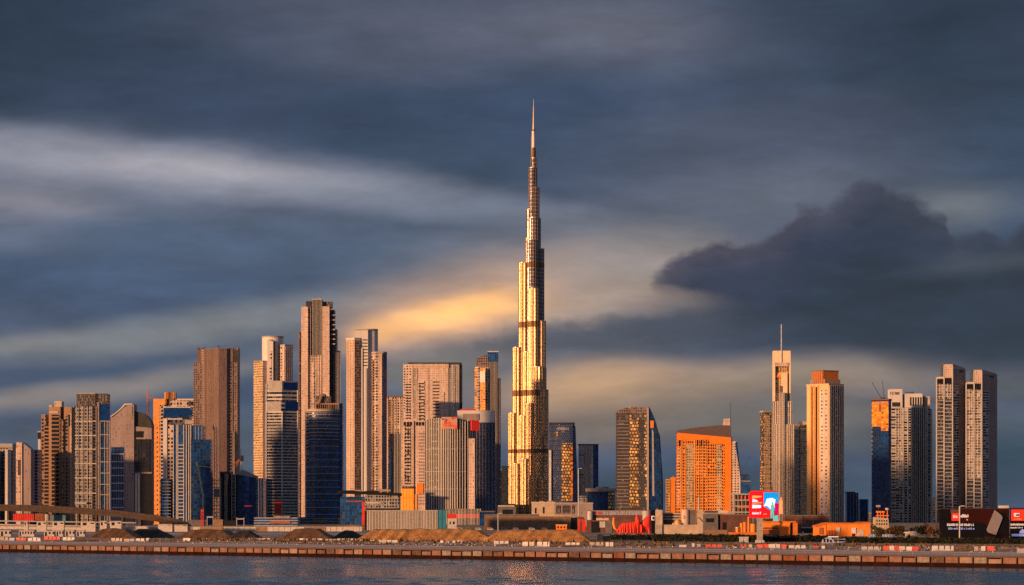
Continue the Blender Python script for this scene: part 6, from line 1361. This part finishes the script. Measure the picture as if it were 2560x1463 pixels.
t = T('flat_tent', 'flat white tent roof among the barriers on the left', 'tent', yof(1353), 86); t.fill('roof', [(68, 1348), (102, 1349), (99, 1345), (86, 1343), (74, 1345)], 0, 4, 'white_plastic'); t.fins('pole', 70, 0, 100, 0, 3, 1348, None, .6, 'steel_dark', .2)
t = T('letter_tarpaulin', 'heap of bluish-white tarpaulin letters on the verge below the orange warehouse', 'tarpaulin', yof(1359), 2083)
t.fill('sheet', [(2055, 1359), (2085, 1358), (2114, 1355), (2113, 1347), (2082, 1349), (2077, 1343), (2066, 1344), (2056, 1350)], 0, 1.2, 'tarp_blue'); t.glyphs('lettering', 2058, 2082, 1347, 1356, 3, 'hoard_dark', 0, .4, 51); t.glyphs('lettering', 2084, 2112, 1349, 1354, 5, 'hoard_dark', 0, .4, 52); t.box('slab', 2070, 2096, 1341, 1343.4, 'sign_white', 1.4, 3); t.box('post', 2094, 2096.4, 1330, None, 'brown_wallboard', 2, 2.6)
t = T('guard_hut', 'small pale blue slatted hut by the hedge left of the billboard pole', 'hut', yof(1356), 1859); t.box('body', 1848, 1871, 1344, None, 'tarp_blue', 0, 3); t.box('roof', 1847, 1872, 1342.4, 1344.4, 'slab_white', -.3, 3.3); t.front('shutter', 1850, 1858, 1347, 1354, 'cabin_white', 0, .1); t.front('shutter', 1861, 1869, 1347, 1354, 'cabin_white', 0, .1)
t = T('guard_hut', 'small beige hut left of the red sculpture', 'hut', yof(1352), 1508); t.box('body', 1493, 1507, 1336, None, 'beige_block', 0, 4); t.box('wing', 1507, 1524, 1340, None, 'brown_wallboard', 0, 4); t.box('roof', 1492, 1525, 1334.6, 1336.4, 'dome_gold', -.3, 4.3)
t = T('site_office', 'small yellow-orange cabin on the sand left of the red painted shed', 'cabin', 1500, 1404); t.box('body', 1390, 1417, 1313, None, 'orange_frame', 0, 4); t.box('roof', 1389, 1418, 1311.4, 1313.4, 'dome_gold', -.3, 4.3)
for k in range(3): t.front('window', 1393 + k * 8, 1397 + k * 8, 1316, 1321, 'cabin_glass', 0, .1)
t = T('red_shed', 'small red shed at the right end of the boarded wall', 'shed', 1800, 1455); t.fill('body', [(1444, 1330), (1463, 1330), (1465, 1308), (1461, 1296), (1446, 1294)], 0, 5, 'red_paint'); t.fill('roof', [(1443, 1297), (1463, 1299), (1460, 1293.5), (1446, 1291.5)], -.4, 5.4, 'maroon_wall'); t.front('door', 1449, 1454, 1304, None, 'maroon_wall', 0, .2)
# parked white vans and rubble line under the boarded wall
van0 = None
def van(label, px, ybase, mat):
    Y = yof(ybase); e = bpy.data.objects.new('parked_van', None); COL.objects.link(e); e.location = (X(px, Y), Y, GZ); tag(e, label, 'van', 'vans parked below the boarded wall')
    prof = [(-2.5, .35), (2.5, .35), (2.5, 1.05), (1.75, 1.25), (1.2, 2.1), (-2.45, 2.15)]
    v = [(x, 0, z) for x, z in prof] + [(x, 1.9, z) for x, z in prof]; n = 6
    f = [(0, 1, 2, 3, 4, 5), (11, 10, 9, 8, 7, 6)] + [((i + 1) % n, i, n + i, n + (i + 1) % n) for i in range(n)]
    meshobj('body', v, f, mat, e, [tuple((0, 0) for _ in q) for q in f]); G().box(-1.9, 1.0, -.03, .05, 1.3, 1.85).obj('window', 'cabin_glass', e)
    for x in (-1.6, 1.6):
        g = G(); g.prism([(x + .36 * math.cos(a * math.pi / 6), .36 + .36 * math.sin(a * math.pi / 6)) for a in range(12)], -.05, .25); g.v = [(a, c, b_) for a, b_, c in g.v]; g.obj('wheel', 'steel_dark', e)
for k, (px, mt, lab) in enumerate(((1150, 'cabin_white', 'white van at the left end of the van row'), (1172, 'plant_grey', 'grey van second in the van row'), (1196, 'cabin_white', 'white van below the ribbed tower skirt'), (1226, 'tan_wall', 'tan van at the foot of the thin pale lamp post'), (1262, 'cabin_white', 'white van below the boarded wall'), (1290, 'plant_grey', 'grey van below the boarded wall'), (1330, 'tarp_blue', 'blue-grey van below the boarded wall'), (1362, 'concrete_dark', 'dark van left of the yellow-orange cabin'))): van(lab, px, 1326, mt)

# loose stones, spoil and dry scrub strewn over the shore land: far too many to count
def strewn(name, cat, label, cnt, w0, w1, size, mat, seed, hz, leafy=False):
    rg = random.Random(seed); v = []; f = []
    for _ in range(cnt):
        q = rg.uniform(-60, 640); w = w0 + (w1 - w0) * rg.random(); d = mnoise.noise(Vector((q * .045, w * .05, seed)))
        if d < rg.uniform(-.25, .3): continue
        x, y = sh(q, w); s = size * rg.uniform(.4, 1.6); z = GZ + hz(w) ; k = len(v); a = rg.uniform(0, 6.28)
        for i in range(3 if leafy else 4): b_ = a + i * 6.283 / (3 if leafy else 4); v.append((x + s * math.cos(b_) * rg.uniform(.7, 1.2), y + s * math.sin(b_) * rg.uniform(.7, 1.2), z - .1))
        v.append((x + rg.uniform(-.3, .3) * s, y, z + s * (rg.uniform(1.2, 2.2) if leafy else rg.uniform(.5, 1.0))))
        n = 3 if leafy else 4
        for i in range(n): f.append((k + i, k + (i + 1) % n, k + n))
    o = meshobj(name, v, f, mat); tag(o, label, cat, None, 'stuff'); return o
bankz = lambda w: 1.0 * math.sin(math.pi * min(1, max(0, (w - 122) / 46))) ** .7
strewn('rubble', 'rubble', 'scattered stones and rubble along the sandy shore bank', 2600, 88, 175, .42, 'rock', 5, bankz)
strewn('spoil_debris', 'debris', 'small pale debris strewn along the shore road', 900, 70, 130, .45, 'concrete_pale', 6, bankz)
strewn('dry_scrub', 'scrub', 'dry brown scrub growing on the sandy bank', 3400, 118, 190, .55, 'scrub', 8, bankz, True)
strewn('orange_debris', 'debris', 'rust-orange spoil strewn behind the shore road', 1300, 95, 260, .5, 'scaffold_rust', 9, bankz)
